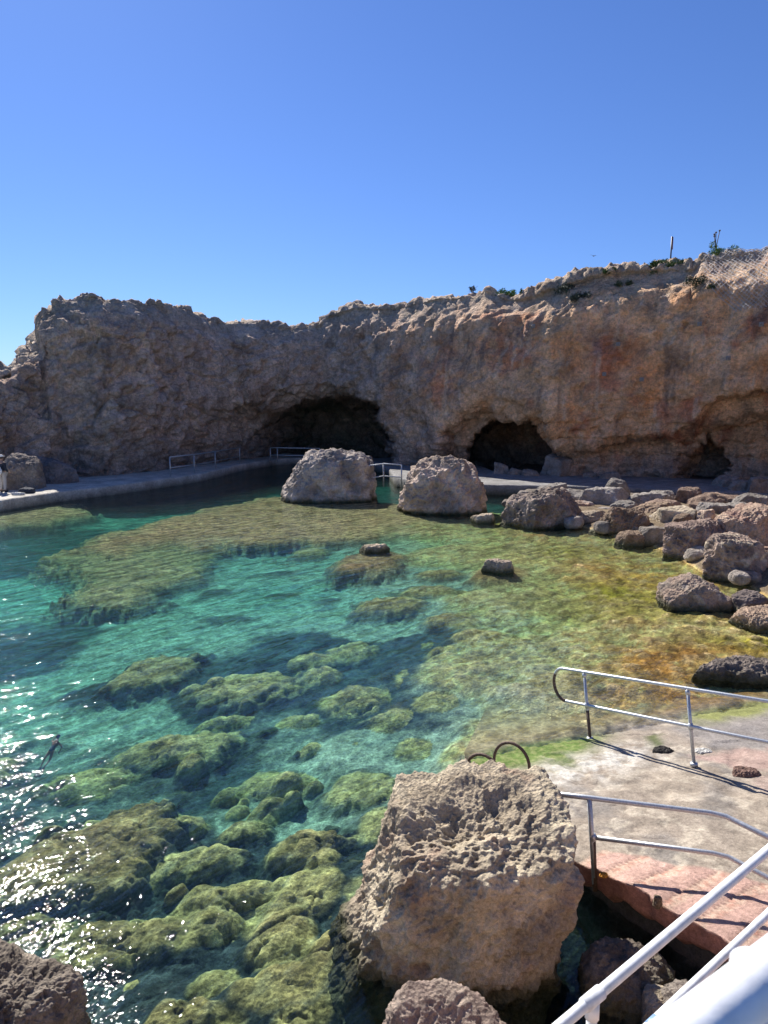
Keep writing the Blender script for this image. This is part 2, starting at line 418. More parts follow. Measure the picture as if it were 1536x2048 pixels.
CP=[ # px,py,depth,sand
(0,2040,1.3,.1),(300,1930,1.3,.15),(600,1940,1.1,.2),(650,1780,1.1,.4),(100,1620,1.9,.45),(300,1560,2.0,.5),(560,1600,1.9,.85),(780,1500,1.3,.85),(905,1420,.8,.6),
(650,1310,1.9,.0),(850,1290,1.3,.2),(430,1400,2.0,0),(250,1390,1.9,.1),(830,1440,1.1,.3),(690,1460,1.7,.25),(600,1480,1.7,.6),(450,1580,2.1,.35),(420,1760,1.7,.3),(230,1800,1.7,0.1),(560,1760,1.9,.25),
(400,1225,1.9,1),(560,1200,2.0,1),(650,1140,1.5,1),(500,1120,1.5,.95),(700,1230,1.7,1),(420,1160,1.6,.9),(250,1290,1.9,.8),(350,1260,1.9,1),(760,1260,1.4,.8),(850,1170,.9,.8),
(100,1380,2.2,1),(20,1440,2.3,1),(150,1460,2.2,.9),(60,1520,2.1,.5),(300,1440,2.1,.8),(30,1330,2.3,.2),(100,1300,2.3,.35),(0,1200,2.3,.8),(60,1100,2.2,.4),(0,1120,2.6,0),(180,1050,1.6,.6),(100,1075,1.8,.3),
(300,1000,1.9,.2),(500,960,1.9,.1),(700,980,1.5,.1),(780,1000,1.0,.1),
(900,1060,.30,.45),(900,1100,.32,.5),(1000,1200,.38,.6),(950,1250,.6,.6),(1020,1300,.42,.6),(1100,1100,.22,.4),(1200,1150,.2,.35),(1300,1200,.18,.4),(1200,1300,.28,.6),(1350,1300,.15,.4),(1100,1380,.26,.8),(1000,1440,.32,.9),(960,1500,.38,.8),(1450,1250,.1,.2),(1250,1350,.2,.4),(1100,1060,.2,.4),(800,1100,.75,.8),(980,1350,.42,.7),(1150,1430,.22,.5),
(-400,1300,2.6,.8),(-400,1800,2.4,.4),(-300,1050,2.6,.4),(2000,1300,.1,.3),(900,2040,1.2,.1),(1150,1950,1.0,0),(1050,1160,.4,.7)]
cp=np.array([list(atz(a,b,-(c*.6 if c<.5 else .3+(c-.5)*.25))[:2])+[c,s] for a,b,c,s in CP])
def idw(px_,py_):
    W=0;A=0;B=0
    for X0,Y0,c,s in cp:
        r2=((px_-X0)**2+(py_-Y0)**2)/(Y0**2*.02+.3); w=1/(r2+.04)**2.4; W=W+w; A=A+w*c; B=B+w*s
    return A/W,B/W
P2=np.stack([x,y,np.zeros_like(x)],1)
wx=fbm(P2*.5,3,60); wy=fbm(P2*.5+40,3,61)
dep,sand=idw(x+wx*.8,y+wy*.8)
h=-np.where(dep<.5,dep*.6,.3+(dep-.5)*.25)
nf1=fbm(P2*1.3,4,62); nf2=fbm(P2*4.5,3,63); nf3=fbm(P2*12,3,64)
base_h=h.copy()
cover=np.zeros_like(h)   # how much a vertex belongs to a weed-covered rock
brown=np.zeros_like(h)
def poly_sdf(px_,py_,pts):
    d=np.full(len(px_),1e9); ins=np.zeros(len(px_),bool); n=len(pts)
    for i in range(n):
        ax,ay=pts[i];bx,by=pts[(i+1)%n]; ex,ey=bx-ax,by-ay; wx_,wy_=px_-ax,py_-ay
        t=np.clip((wx_*ex+wy_*ey)/(ex*ex+ey*ey),0,1); d=np.minimum(d,(wx_-ex*t)**2+(wy_-ey*t)**2)
        c=((ay>py_)!=(by>py_))&(px_<(bx-ax)*(py_-ay)/(by-ay+1e-12)+ax); ins^=c
    return np.where(ins,-1,1)*np.sqrt(d)
SHELF=[([(150,1185),(125,1100),(240,1062),(420,1075),(440,1090),(400,1130),(360,1160),(290,1175),(250,1212),(190,1212)],-.26,.3,.5),
       ([(180,1085),(250,1060),(340,1030),(540,990),(640,998),(830,1004),(900,1040),(840,1052),(760,1066),(640,1080),(520,1088),(440,1080),(380,1086),(300,1085),(250,1100)],-.09,.12,1.0),
       ([(-200,1030),(0,1018),(120,1003),(180,1018),(120,1042),(0,1052),(-200,1070)],-.12,.1,1.0)]
shelfm=np.zeros_like(h)
for pts,zt,br,sf in SHELF:
    wp=[tuple(atz(a,b,zt)[:2]) for a,b in pts]
    sd=poly_sdf(x+wx*1.3+nf2*.5,y+wy*2.2+nf2*.9,wp)
    m=1-ss(-.25,.8,sd); top=zt+.03*nf1+.02*nf2-.05*ss(-1.5,0,sd)
    h=np.maximum(h,h*(1-m)+top*m); cover=np.maximum(cover,m); brown=np.maximum(brown,m*br); shelfm=np.maximum(shelfm,m*sf)
LUMP=[ # px,py,rx,ry,top depth,brown
(305,1340,78,42,.75,.45),(495,1370,115,32,.8,0),(625,1318,55,16,.9,0),(710,1398,75,32,.8,.05),(700,1300,55,20,.9,.1),(640,1350,45,18,.9,0),
(350,1490,120,36,.9,.15),(175,1560,85,38,1.1,0),(145,1715,180,95,.5,.9),(250,1640,70,50,.55,.75),(395,1720,92,32,.85,0),(490,1655,55,28,.9,.05),(615,1685,85,40,.6,.4),(648,1710,32,24,.55,.2),
(455,1790,95,34,.8,.1),(370,1650,55,34,1.0,0),(220,1885,120,60,.7,.4),(420,1860,62,48,.9,.05),(560,1870,75,58,.6,.2),(620,1780,65,58,.6,.15),(560,1965,95,55,.5,.2),(650,1900,50,60,.5,.2),(430,1960,50,40,.8,.1),(350,2030,70,40,.6,.3),
(800,1440,62,28,.85,0),(880,1395,55,26,.6,.1),(835,1490,45,24,.8,0),(700,1490,70,26,1.1,0),(560,1560,95,30,1.1,0),(730,1570,80,36,.8,.05),(780,1640,60,46,.7,.1),(850,1350,60,24,.7,.05),(900,1310,55,22,.6,.1),(450,1445,70,16,1.2,0),(600,1440,55,20,1.1,0),
(740,1120,72,24,.22,.85),(860,1180,60,14,.45,.6),(780,1205,78,18,.4,.6),(1000,1145,62,16,.22,.6),(880,1145,50,10,.35,.4),(900,1235,60,14,.4,.4),(960,1270,60,16,.35,.3),(620,1100,40,8,.5,.2),(430,1180,28,7,1.0,.3),(560,1148,35,6,1.1,.4),(560,1190,30,6,1.3,.4),(650,1200,28,7,1.1,.4),(450,1235,50,9,1.2,.4),(700,1160,36,9,.9,.3),
(270,1150,70,22,.6,.2),(220,1190,60,22,.6,.7),(330,1120,55,16,.5,.1),(-80,1560,80,60,1.0,.2),(-150,1750,110,80,.7,.7),(60,1860,90,40,.9,.6)]
smudge=np.zeros_like(h)
rl=np.random.RandomState(4)
for _ in range(95):
    a=rl.uniform(60,960); b=1290+rl.beta(1.4,1.1)*700
    if a<330 and b<1420 or (a<230 and b<1600): continue
    rx=rl.uniform(12,46)*(.6+.5*(b-1290)/700); LUMP.append((a,b,rx,rx*rl.uniform(.35,.8),rl.uniform(.75,1.3),rl.choice([0,.1,.5])))
for i,(a,b,rx,ry,tp,br) in enumerate(LUMP):
    tp=.20+(tp-.3)*.40 if tp>.3 else .1
    c=atz(a,b,-tp); R=atz(a+rx,b,-tp)[0]-c[0]; Y1=atz(a,b-ry,-tp)[1]-c[1]; Y2=c[1]-atz(a,b+ry,-tp)[1]
    dx=(x-c[0]+.25*wx*R+.12*nf2*R)/R; dy=y-c[1]+.3*wy*min(Y1,Y2); dy=np.where(dy>0,dy/Y1,dy/Y2)
    small=ry<=9 and b>1130
    skew=.25*dy; r=(np.abs(dx-skew)**2.6+np.abs(dy)**2.6)**(1/2.6)*(1+.42*nf1+.34*nf2)
    m=1-ss(.60,1.32,r)
    top=-tp-.25*tp*np.minimum(r,1.3)**2+.03*nf1+.022*nf2
    if small:
        h=h+.06*m; smudge=np.maximum(smudge,m); continue
    hl=h*(1-m)+top*m
    up=(hl>h)
    cover=np.where(up,np.maximum(cover,m),cover); brown=np.where(up,brown*(1-m)+br*m,brown)
    h=np.maximum(h,hl)
# loose cobbles and rubble everywhere, larger in the deep part
f1,f2,cid=worley2(x*1.15+wx*.5,y*.95+wy*.5,5)
near=1-ss(11,16,y)
cob=np.clip(1-f1/.62,0,1)**.7*(.35+.65*cid)
deepw=ss(.26,.45,-h)*(1-.95*ss(.3,.7,sand))*(1-.6*ss(9,14,y))
h=h+deepw*cob*.16; cover=np.maximum(cover,deepw*ss(.25,.6,cob)*.9)
f1b,f2b,cidb=worley2(x*3.1+nf1*.5,y*2.6,9)
cb=np.clip(1-f1b/.6,0,1)**.6*(.3+.7*cidb)
h=h+cb*(.07*(1-ss(.5,.95,sand)*.7))*(1-.5*ss(14,26,y)) 
shal=(1-ss(.5,.85,dep))*(1-cover)
h=h+shal*(.05*nf1+.03*nf2); 
# reef rubble on the right-hand shelf
f1c,_,cidc=worley2(x*.75+wx,y*.45+wy,19)
rb=np.clip(1-f1c/.55,0,1)*ss(.45,.9,cidc)*(1-ss(1250,1400,proj(x,y,-.2)[1]))*(proj(x,y,-.2)[0]>780)
h=h+shal*rb*.10; brown=np.maximum(brown,shal*rb*.8)
# shore on the right
ppx,ppy=proj(x,y,0*x)
PYS=[(700,700),(930,900),(975,1005),(1010,1040),(1145,1048),(1215,1068),(1300,1090),(1345,1108),(1420,1155),(1500,1172),(1545,1200),(1600,1330),(1700,1420),(2500,1500)]
pyS=interp(ppx,PYS); yrS=-(pyS-1024)/F; yS=CZ*(ct+yrS*st)/np.maximum(st-yrS*ct,1e-3)
land=np.clip((y-yS)*.22,-.6,.42)-2*(1-ss(975,1060,ppx)); lm=(ppx>940)&(y<60)
h=np.where(lm,np.maximum(h,np.minimum(land,.40+.05*nf1)+.06*nf1),h)
h=np.where(lm&(y-yS<0),np.maximum(h,np.maximum(-.15-.04*dep, -.06-.05*(yS-y)*1.0)*1.0-0.02+.05*nf1),h) if False else h
isl=inslab(x,y); lo_=slabz(x,y)-.25; h=np.where(isl,h+(np.minimum(h,lo_)-h)*(1-ss(11.6,13.2,y)),h)
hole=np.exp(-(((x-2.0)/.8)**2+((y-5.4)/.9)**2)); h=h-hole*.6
h=np.where(y>62,-2.0,h)
h=h+(.014*nf3+.012*nf2*cover+.014*fbm(P2*6.5,3,66,ridged=True)*cover)*(y<22)
h=np.minimum(h,.6)
# cover colours
sandc=np.array((.78,.76,.58)); weed=np.array((.92,.70,.33)); green=np.array((.72,.60,.27)); brn=np.array((.36,.24,.11)); dark=np.array((.12,.14,.145)); gold=np.array((.72,.48,.13)); lime=np.array((.46,.46,.05))
sa=ss(.35,.75,sand+.25*nf1)[:,None]
col=dark*(1-sa)+sandc*sa
g=ss(-.3,.35,nf1+.5*nf2)[:,None]; wc=green*(1-g)*1.0+weed*g
g=ss(-.1,.5,nf2+nf3*.5)[:,None]*.45; wc=wc*(1-g)+np.array((.70,.60,.28))*g
shm=(shelfm*ss(-.5,.3,nf1+.4*nf2))[:,None]; wc=wc*(1-shm)+np.array((.80,.64,.34))*shm
br=np.clip(brown*(.75+.6*nf2),0,1)[:,None]; wc=wc*(1-br)+brn*br
e1,e2,_=worley2(x*1.3+.45*nf2+.3*nf1,y*1.6+.5*nf2,27); fis=np.exp(-((e2-e1)/.07)**2)*ss(-.25,.1,nf1)
h=h-.05*fis*cover*ss(.12,.3,-h)
tuft=fbm(P2*5.2,4,67)+.5*nf2
g=(ss(.12,.45,tuft)*(.6-.25*shelfm))[:,None]; wc=wc*(1-g)+np.array((.13,.12,.045))*g
g=(ss(.10,.42,-tuft+.3*nf3)*.5)[:,None]; wc=wc*(1-g)+np.array((.95,.84,.48))*g
fk=(ss(.02,.30,cover)*(1-ss(.62,.93,cover+.25*nf2)))[:,None]*.6; col=col*(1-fk)+np.array((.05,.06,.045))*fk  # dark rim: shadow outline of the rock flanks painted into the colour
g=(.7*fis*(dep>.5))[:,None]; wc=wc*(1-g)+np.array((.07,.075,.04))*g
g=(.8*smudge)[:,None]; col=col*(1-g)+np.array((.10,.11,.07))*g
cv=np.clip(ss(.45,.92,cover+.25*nf2),0,1)[:,None]; col=col*(1-cv)+wc*cv
g=(ss(.28,.5,fbm(P2*1.7+8,4,68))*.7*(1-cv[:,0]))[:,None]; col=col*(1-g)+np.array((.10,.12,.09))*g
# the shallow flats: straw-coloured stones, gold and lime weed in patches
shc=np.array((.80,.66,.33)); sh=(1-ss(.5,.85,dep))[:,None]*(1-cv*.9)
fl=shc*np.ones((len(x),1))
def patch(px,py,rx,ry,amp=1.0,fr=1.0):
    c=atz(px,py,-.2); R=rx*c[1]/F; Y1=(atz(px,py-ry,-.2)[1]-atz(px,py+ry,-.2)[1])/2
    return np.clip(np.exp(-(((x-c[0]+wx)/R)**2+((y-c[1]+wy)/Y1)**2))*amp*(.7+1.1*fr*nf1),0,1)[:,None]
for c_,L_ in ((gold*.9,[(1270,1150,130,28,1.4),(1330,1190,110,22,.8),(1250,1110,120,16,.8),(1100,1075,150,16,.6),(900,1045,200,14,.5),(1450,1200,120,30,1.0),(1150,1190,120,30,.7)]),
              (lime*.85,[(1240,1190,90,25,1.5),(1120,1110,80,16,.9),(1500,1300,110,26,1.6),(1400,1235,80,18,1.3),(1280,1240,60,20,.8),(1020,1050,90,10,.7),(1180,1230,60,20,.7)]),
              (np.array((.55,.30,.08)),[(1330,1340,130,40,1.7),(1450,1330,100,30,1.4),(1250,1420,110,40,1.1),(1350,1400,80,30,1.3),(1130,1500,120,24,.9),(1520,1260,60,20,1.0)]),
              (sandc*.8,[(1010,1420,90,70,1.2),(1110,1400,90,60,1.0),(1000,1200,90,30,.6),(1060,1320,90,50,.5)]),
              (np.array((.22,.22,.07)),[(1120,1060,70,8,.9),(1000,1100,60,8,.7),(1080,1205,60,10,.6),(950,1150,60,8,.6)])):
    for px,py,rx,ry,am in L_:
        p=patch(px,py,rx,ry,am); fl=fl*(1-p)+c_*p
dd=ss(.1,.42,nf2+.4*nf3)[:,None]*.4; fl=fl*(1-dd)+fl*np.array((.5,.5,.4))*dd
stn=(ss(.35,.65,cb)*.4)[:,None]; fl=fl*(1-stn)+np.array((.62,.58,.42))*stn
_,_,pc1=worley2(x*7+.8*nf3,y*6+.8*nf3,41); _,_,pc2=worley2(x*2.6+nf2,y*2.0+nf2,43)
fl=np.minimum(fl*(.85+.75*pc1)[:,None]*(.88+.40*pc2)[:,None],.95)
h=h+.018*pc1*sh[:,0]*(y<24)
col=col*(1-sh)+fl*sh; col*=(1+(.35*(pc1-.5)*(dep>.5)*(y<20)))[:,None]
ld=ss(-.02,.05,h)[:,None]; col=col*(1-ld)+np.array((.20,.17,.14))*ld
hb=np.clip(1.6*np.exp(-(((x-1.95)/.75)**4+((y-5.5)/1.3)**4)),0,1)[:,None]; col=col*(1-hb)+np.array((.03,.03,.025))*hb  # near-black patch: shade of the gap painted into the seabed colour
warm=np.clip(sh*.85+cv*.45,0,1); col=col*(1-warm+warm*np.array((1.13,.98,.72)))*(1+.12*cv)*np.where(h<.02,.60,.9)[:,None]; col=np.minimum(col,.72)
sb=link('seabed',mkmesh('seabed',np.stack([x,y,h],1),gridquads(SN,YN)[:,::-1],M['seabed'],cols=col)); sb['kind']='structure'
print('seabed',time.time()-T0)
# broad sea floor out to the horizon, below everything
me=mkmesh('ground',[(-1900,-1900,-6.2),(1900,-1900,-6.2),(1900,1900,-6.2),(-1900,1900,-6.2)],[(0,1,2,3)],M['concrete'],smooth=False)
o=link('ground',me); o['kind']='structure'
# ------------------------------------------------------------------ water: a closed body with a rippled skin and absorbing inside
m,nt,out=newmat('sea_water')
tc=N(nt,'ShaderNodeTexCoord')
def wavelayer(sx,sy,rot,scale,det,rgh=.5):
    mp=N(nt,'ShaderNodeMapping',vector_type='TEXTURE'); mp.inputs['Rotation'].default_value=(0,0,rot); mp.inputs['Scale'].default_value=(sx,sy,1)
    L(nt,tc.outputs['Object'],mp.inputs['Vector'])
    n=N(nt,'ShaderNodeTexNoise',i_Scale=scale,i_Detail=det,i_Roughness=rgh,i_Distortion=.6); L(nt,mp.outputs[0],n.inputs['Vector']); return n.outputs[0]
a=wavelayer(3.2,1,math.radians(52),3.4,4.0,.55); b_=wavelayer(2.4,1,math.radians(72),9.0,3.0,.6); c_=wavelayer(1.6,1,math.radians(30),.55,2.0)
# the breeze reaches the left and near part; the flats by the shore lie calmer
sx=N(nt,'ShaderNodeSeparateXYZ'); L(nt,tc.outputs['Object'],sx.inputs[0])
mr=N(nt,'ShaderNodeMapRange'); mr.inputs[1].default_value=-4; mr.inputs[2].default_value=6; mr.inputs[3].default_value=1.0; mr.inputs[4].default_value=.42; L(nt,sx.outputs[0],mr.inputs[0])
s1=N(nt,'ShaderNodeMath',operation='MULTIPLY_ADD'); L(nt,b_,s1.inputs[0]); s1.inputs[1].default_value=.15; L(nt,a,s1.inputs[2])
s2=N(nt,'ShaderNodeMath',operation='MULTIPLY_ADD'); L(nt,c_,s2.inputs[0]); s2.inputs[1].default_value=1.2; L(nt,s1.outputs[0],s2.inputs[2])
bp=N(nt,'ShaderNodeBump',i_Strength=1.0,i_Distance=.066); L(nt,s2.outputs[0],bp.inputs['Height']); L(nt,mr.outputs[0],bp.inputs['Strength'])
# Schlick's reflectance for water, the same from above and below the skin
geo=N(nt,'ShaderNodeNewGeometry'); dt=N(nt,'ShaderNodeVectorMath',operation='DOT_PRODUCT'); L(nt,geo.outputs['Incoming'],dt.inputs[0]); L(nt,bp.outputs[0],dt.inputs[1])
ab=N(nt,'ShaderNodeMath',operation='ABSOLUTE'); L(nt,dt.outputs['Value'],ab.inputs[0])
om=N(nt,'ShaderNodeMath',operation='SUBTRACT',use_clamp=True); om.inputs[0].default_value=1; L(nt,ab.outputs[0],om.inputs[1])
pw=N(nt,'ShaderNodeMath',operation='POWER'); L(nt,om.outputs[0],pw.inputs[0]); pw.inputs[1].default_value=5
fr_=N(nt,'ShaderNodeMath',operation='MULTIPLY_ADD'); L(nt,pw.outputs[0],fr_.inputs[0]); fr_.inputs[1].default_value=.98; fr_.inputs[2].default_value=.02
gl=N(nt,'ShaderNodeBsdfAnisotropic' if False else 'ShaderNodeBsdfGlossy'); gl.inputs['Roughness'].default_value=.035; L(nt,bp.outputs[0],gl.inputs['Normal'])
# caustic cells and ripple streaks painted into the transparent tint to pattern the light
vo=N(nt,'ShaderNodeTexVoronoi',feature='DISTANCE_TO_EDGE',i_Scale=4.6); 
nz=N(nt,'ShaderNodeTexNoise',i_Scale=2.5,i_Detail=3.0); L(nt,tc.outputs['Object'],nz.inputs['Vector'])
va=N(nt,'ShaderNodeVectorMath',operation='MULTIPLY_ADD'); va.inputs[1].default_value=(.45,.45,.45); L(nt,nz.outputs['Color'],va.inputs[0]); L(nt,tc.outputs['Object'],va.inputs[2])
L(nt,va.outputs[0],vo.inputs['Vector'])
rc=ramp(nt,[(.0,1.0),(.07,.80),(.3,.66)]); L(nt,vo.outputs['Distance'],rc.inputs[0])
rs_=ramp(nt,[(.35,.62),(.46,1.0),(1.0,1.0)]); L(nt,a,rs_.inputs[0]); rt=mixc(nt,1.0,rc.outputs[0],rs_.outputs[0],'MULTIPLY'); rs2=ramp(nt,[(.34,.88),(.45,1.0)]); L(nt,b_,rs2.inputs[0]); rt=mixc(nt,1.0,rt,rs2.outputs[0],'MULTIPLY')
tr_=N(nt,'ShaderNodeBsdfTransparent'); L(nt,rt,tr_.inputs['Color'])
mx=N(nt,'ShaderNodeMixShader'); L(nt,fr_.outputs[0],mx.inputs[0]); L(nt,tr_.outputs[0],mx.inputs[1]); L(nt,gl.outputs[0],mx.inputs[2])
L(nt,mx.outputs[0],out.inputs['Surface'])
va_=N(nt,'ShaderNodeVolumeAbsorption'); va_.inputs['Color'].default_value=(.0,.955,.83,1); va_.inputs['Density'].default_value=.42
vsc=N(nt,'ShaderNodeVolumeScatter'); vsc.inputs['Color'].default_value=(.50,.88,.76,1); vsc.inputs['Density'].default_value=.034; vsc.inputs['Anisotropy'].default_value=.2
vad=N(nt,'ShaderNodeAddShader'); L(nt,va_.outputs[0],vad.inputs[0]); L(nt,vsc.outputs[0],vad.inputs[1]); L(nt,vad.outputs[0],out.inputs['Volume'])
W=1800
bv=[(-W,-W,-6),(W,-W,-6),(W,W,-6),(-W,W,-6),(-W,-W,0),(W,-W,0),(W,W,0),(-W,W,0)]
bq=[(0,3,2,1),(4,5,6,7),(0,1,5,4),(1,2,6,5),(2,3,7,6),(3,0,4,7)]
o=link('water',mkmesh('water',bv,bq,m,smooth=False)); o['kind']='structure'
# ------------------------------------------------------------------ slipway slab
sy=np.concatenate([np.linspace(2.5,5,60,endpoint=False),np.linspace(5,14.5,330)])
sxp=np.concatenate([np.linspace(0,1,330)**1.6])
PL=np.interp(sy,[a for a,b in SL_L],[b for a,b in SL_L])
edgen=fbm(np.stack([sy*1.6,sy*0,sy*0],1),4,90)*.16+fbm(np.stack([sy*7,sy*0,sy*0],1),3,91)*.045
PL=PL+edgen*(1-ss(7.5,9,sy))
SX=PL[:,None]+sxp[None,:]*13.0
SY=np.repeat(sy[:,None],len(sxp),1)
x=SX.ravel(); y=SY.ravel(); P3=np.stack([x,y,0*x],1)
q1=fbm(P3*.9,4,70); q2=fbm(P3*3.5,4,71); q3=fbm(P3*14,3,72)
z=slabz(x,y)+.018*q1+.012*q2+.006*q3-.5*ss(11.8,14.0,y+.6*q1)
# chipped hollows in the screed
hf=fbm(P3*1.4+7,3,73); z-=.02*ss(.12,.2,hf)*(y<9.6)
def wpoly(pts,zz=.4): return [tuple(atz(a,b,zz)[:2]) for a,b in pts]
conc=np.array((.32,.265,.205)); g=ss(-.25,.3,q1)[:,None]; col=conc*(1-g)+np.array((.29,.24,.19))*g
g=(ss(.0,.35,q2)*.45)[:,None]; col=col*(1-g)+np.array((.52,.44,.34))*g
g=(ss(.05,.3,fbm(P3*1.1+50,4,75))*.7)[:,None]; col=col*(1-g)+np.array((.22,.20,.18))*g
k1,k2,_=worley2(x*1.5+.5*q2,y*1.5+.5*q1,33); ck=np.exp(-((k2-k1)/.035)**2)*ss(-.1,.15,fbm(P3*.7+3,3,78)); z-=.012*ck; g=(.55*ck)[:,None]; col=col*(1-g)+np.array((.15,.12,.10))*g
sc=ss(.10,.2,fbm(P3*2.2+q2[:,None]*.6,4,79))*(1-ss(.24,.34,fbm(P3*2.2+q2[:,None]*.6,4,79))); g=(.6*sc)[:,None]; col=col*(1-g)+np.array((.52,.45,.35))*g
def pz(pts,zz,colr,soft=.12,amt=1.0,nz=.25,tex=None):
    global col
    sd=poly_sdf(x+q1*nz*.5,y+q2*nz,wpoly(pts,zz)); g=(1-ss(-soft,soft,sd))*amt
    if tex is not None: g=g*tex
    g=np.clip(g,0,1)[:,None]; col=col*(1-g)+np.asarray(colr)*g
pz([(1380,1400),(1480,1375),(1600,1370),(1600,1520),(1420,1500),(1340,1450)],.1,(.23,.21,.20),.2,.8)
# pink tile bands by the broken edge
sdp=poly_sdf(x,y+q2*.04,wpoly([(1120,1740),(1165,1714),(1206,1693),(1293,1710),(1351,1731),(1438,1751),(1560,1776),(1700,1830),(1700,2500),(1000,2500)],.42))
pk=(1-ss(-.03,.03,sdp))[:,None]
tt=x*.533-y*.846; ph=((tt+3.943)/.296)%1.0
pc=np.array((.48,.31,.25))*np.ones((len(x),1)); gg=(1-ss(.26,.34,ph+.03*q2+.07*q3))[:,None]; gran=ss(-.1,.25,q3+.3*q2)[:,None]
pc=pc*(1-gg)+(np.array((.52,.37,.28))*(1-gran)+np.array((.43,.23,.17))*gran)*gg
gg=(ss(.1,.4,q2)*.4)[:,None]; pc=pc*(1-gg)+np.array((.55,.40,.32))*gg
col=col*(1-pk)+pc*pk
joint=(np.exp(-((ph-.97)/.045)**2)*pk[:,0]); z-=.018*joint; z+=.004*ss(.3,.97,ph)*pk[:,0]; col*= (1-.45*joint)[:,None]
z+=pk[:,0]*gg[:,0]*.0
pz([(1385,1505),(1480,1488),(1600,1500),(1600,1560),(1480,1540)],.22,(.40,.27,.23),.10,.75,.3)
pz([(1500,1560),(1560,1540),(1600,1600),(1540,1600)],.3,(.38,.27,.23),.08,.6,.2)
# lime wash of dried salt and the weed line
w_=z-.0+.02*q1
salt=np.exp(-((w_-.115-.03*q2)/.05)**2)*(1-ss(3.0,4.2,x))*ss(-.35,.2,q2+.5*q3); g=np.clip(salt,0,1)[:,None]*.85; col=col*(1-g)+np.array((.60,.57,.51))*g
gr=np.exp(-((w_-.015)/.055)**2)*(1-ss(2.5,3.6,x+.6*q1)); g=np.clip(gr*1.3,0,1)[:,None]; gc=ss(-.2,.3,q3+.3*q2)[:,None]; col=col*(1-g)+(np.array((.11,.17,.04))*(1-gc)+np.array((.22,.25,.09))*gc)*g
gr=np.exp(-((w_-.0)/.03)**2)*ss(4.2,5.0,x); g=np.clip(gr*1.2,0,1)[:,None]; col=col*(1-g)+np.array((.24,.25,.09))*g
ub=(1-ss(-.07,-.0,w_))[:,None]; uc=(ss(-.3,.3,q1+.3*q2)*ss(1.6,4.5,x))[:,None]; uc2=ss(-.2,.3,q2+.5*q3)[:,None]; uc3=(np.array((.34,.27,.12))*uc2+np.array((.46,.38,.20))*(1-uc2)); col=col*(1-ub)+(np.array((.36,.22,.08))*uc+uc3*(1-uc))*ub
g=((1-ss(-.12,.0,w_))*ss(4.0,5.4,x)*ss(-.3,.2,q2))[:,None]; col=col*(1-g)+np.array((.38,.20,.06))*g
pz([(1300,1480),(1335,1478),(1345,1500),(1310,1505)],0,(.07,.10,.02),.12,.8,.6)
V=np.stack([x,y,z],1); nU=len(sxp); nV=len(sy)
# skirt: broken slab edge, thickness about a hand's width, on the left and near sides
b0=V.reshape(nV,nU,3)[:,0,:]
q=fbm(b0*6,3,95); sk=[]; 
for k_,(dxx,dz) in enumerate([(0.0,-.03),(.015,-.08),(.03,-.14),(.02,-.20),(.10,-.26),(.6,-.27)]):
    r_=b0.copy(); r_[:,0]+=dxx+.025*fbm(b0*9+k_,2,96); r_[:,2]+=dz*(1+.35*q); sk.append(r_)
base=len(V); V=np.concatenate([V]+sk); Qd=[gridquads(nU,nV)]
ring=[np.arange(nV)*nU]+[base+k_*nV+np.arange(nV) for k_ in range(len(sk))]
for a_,b_2 in zip(ring[:-1],ring[1:]): Qd.append(np.stack([a_[:-1],a_[1:],b_2[1:],b_2[:-1]],1))
cE=np.tile(np.array((.40,.20,.15)),(len(sk)*nV,1))*(1+.3*np.tile(q,len(sk)))[:,None]
col=np.concatenate([col,cE])
o=link('slipway',mkmesh('slipway',V,np.concatenate(Qd),M['slab'],cols=col)); o['kind']='structure'
# the damp retaining wall that carries the slab
wy_=np.linspace(2.5,9.6,150); wz=np.linspace(-1.6,.30,36); wx0=np.interp(wy_,[a for a,b in SL_L],[b for a,b in SL_L])+.16
WX=np.repeat(wx0[None,:],36,0); WY=np.repeat(wy_[None,:],36,0); WZ=np.repeat(wz[:,None],150,1)
WZ=np.minimum(WZ,slabz(WX,WY)-.2)
V=np.stack([WX.ravel(),WY.ravel(),WZ.ravel()],1); V[:,0]+=.07*fbm(V*1.6,4,97)+.05*fbm(V*7,3,98)
back_=V.copy(); back_[:,0]+=.7
nn_=len(V); q_=gridquads(150,36)
top_=np.stack([np.arange(35*150,36*150-1),np.arange(35*150+1,36*150),nn_+np.arange(35*150+1,36*150),nn_+np.arange(35*150,36*150-1)],1)
o=link('retaining_wall',mkmesh('retaining_wall',np.concatenate([V,back_]),np.concatenate([q_,nn_+q_[:,::-1],top_]),M['darkwall']))
tag(o,'dark damp concrete retaining wall under the broken pink edge of the slipway','wall')
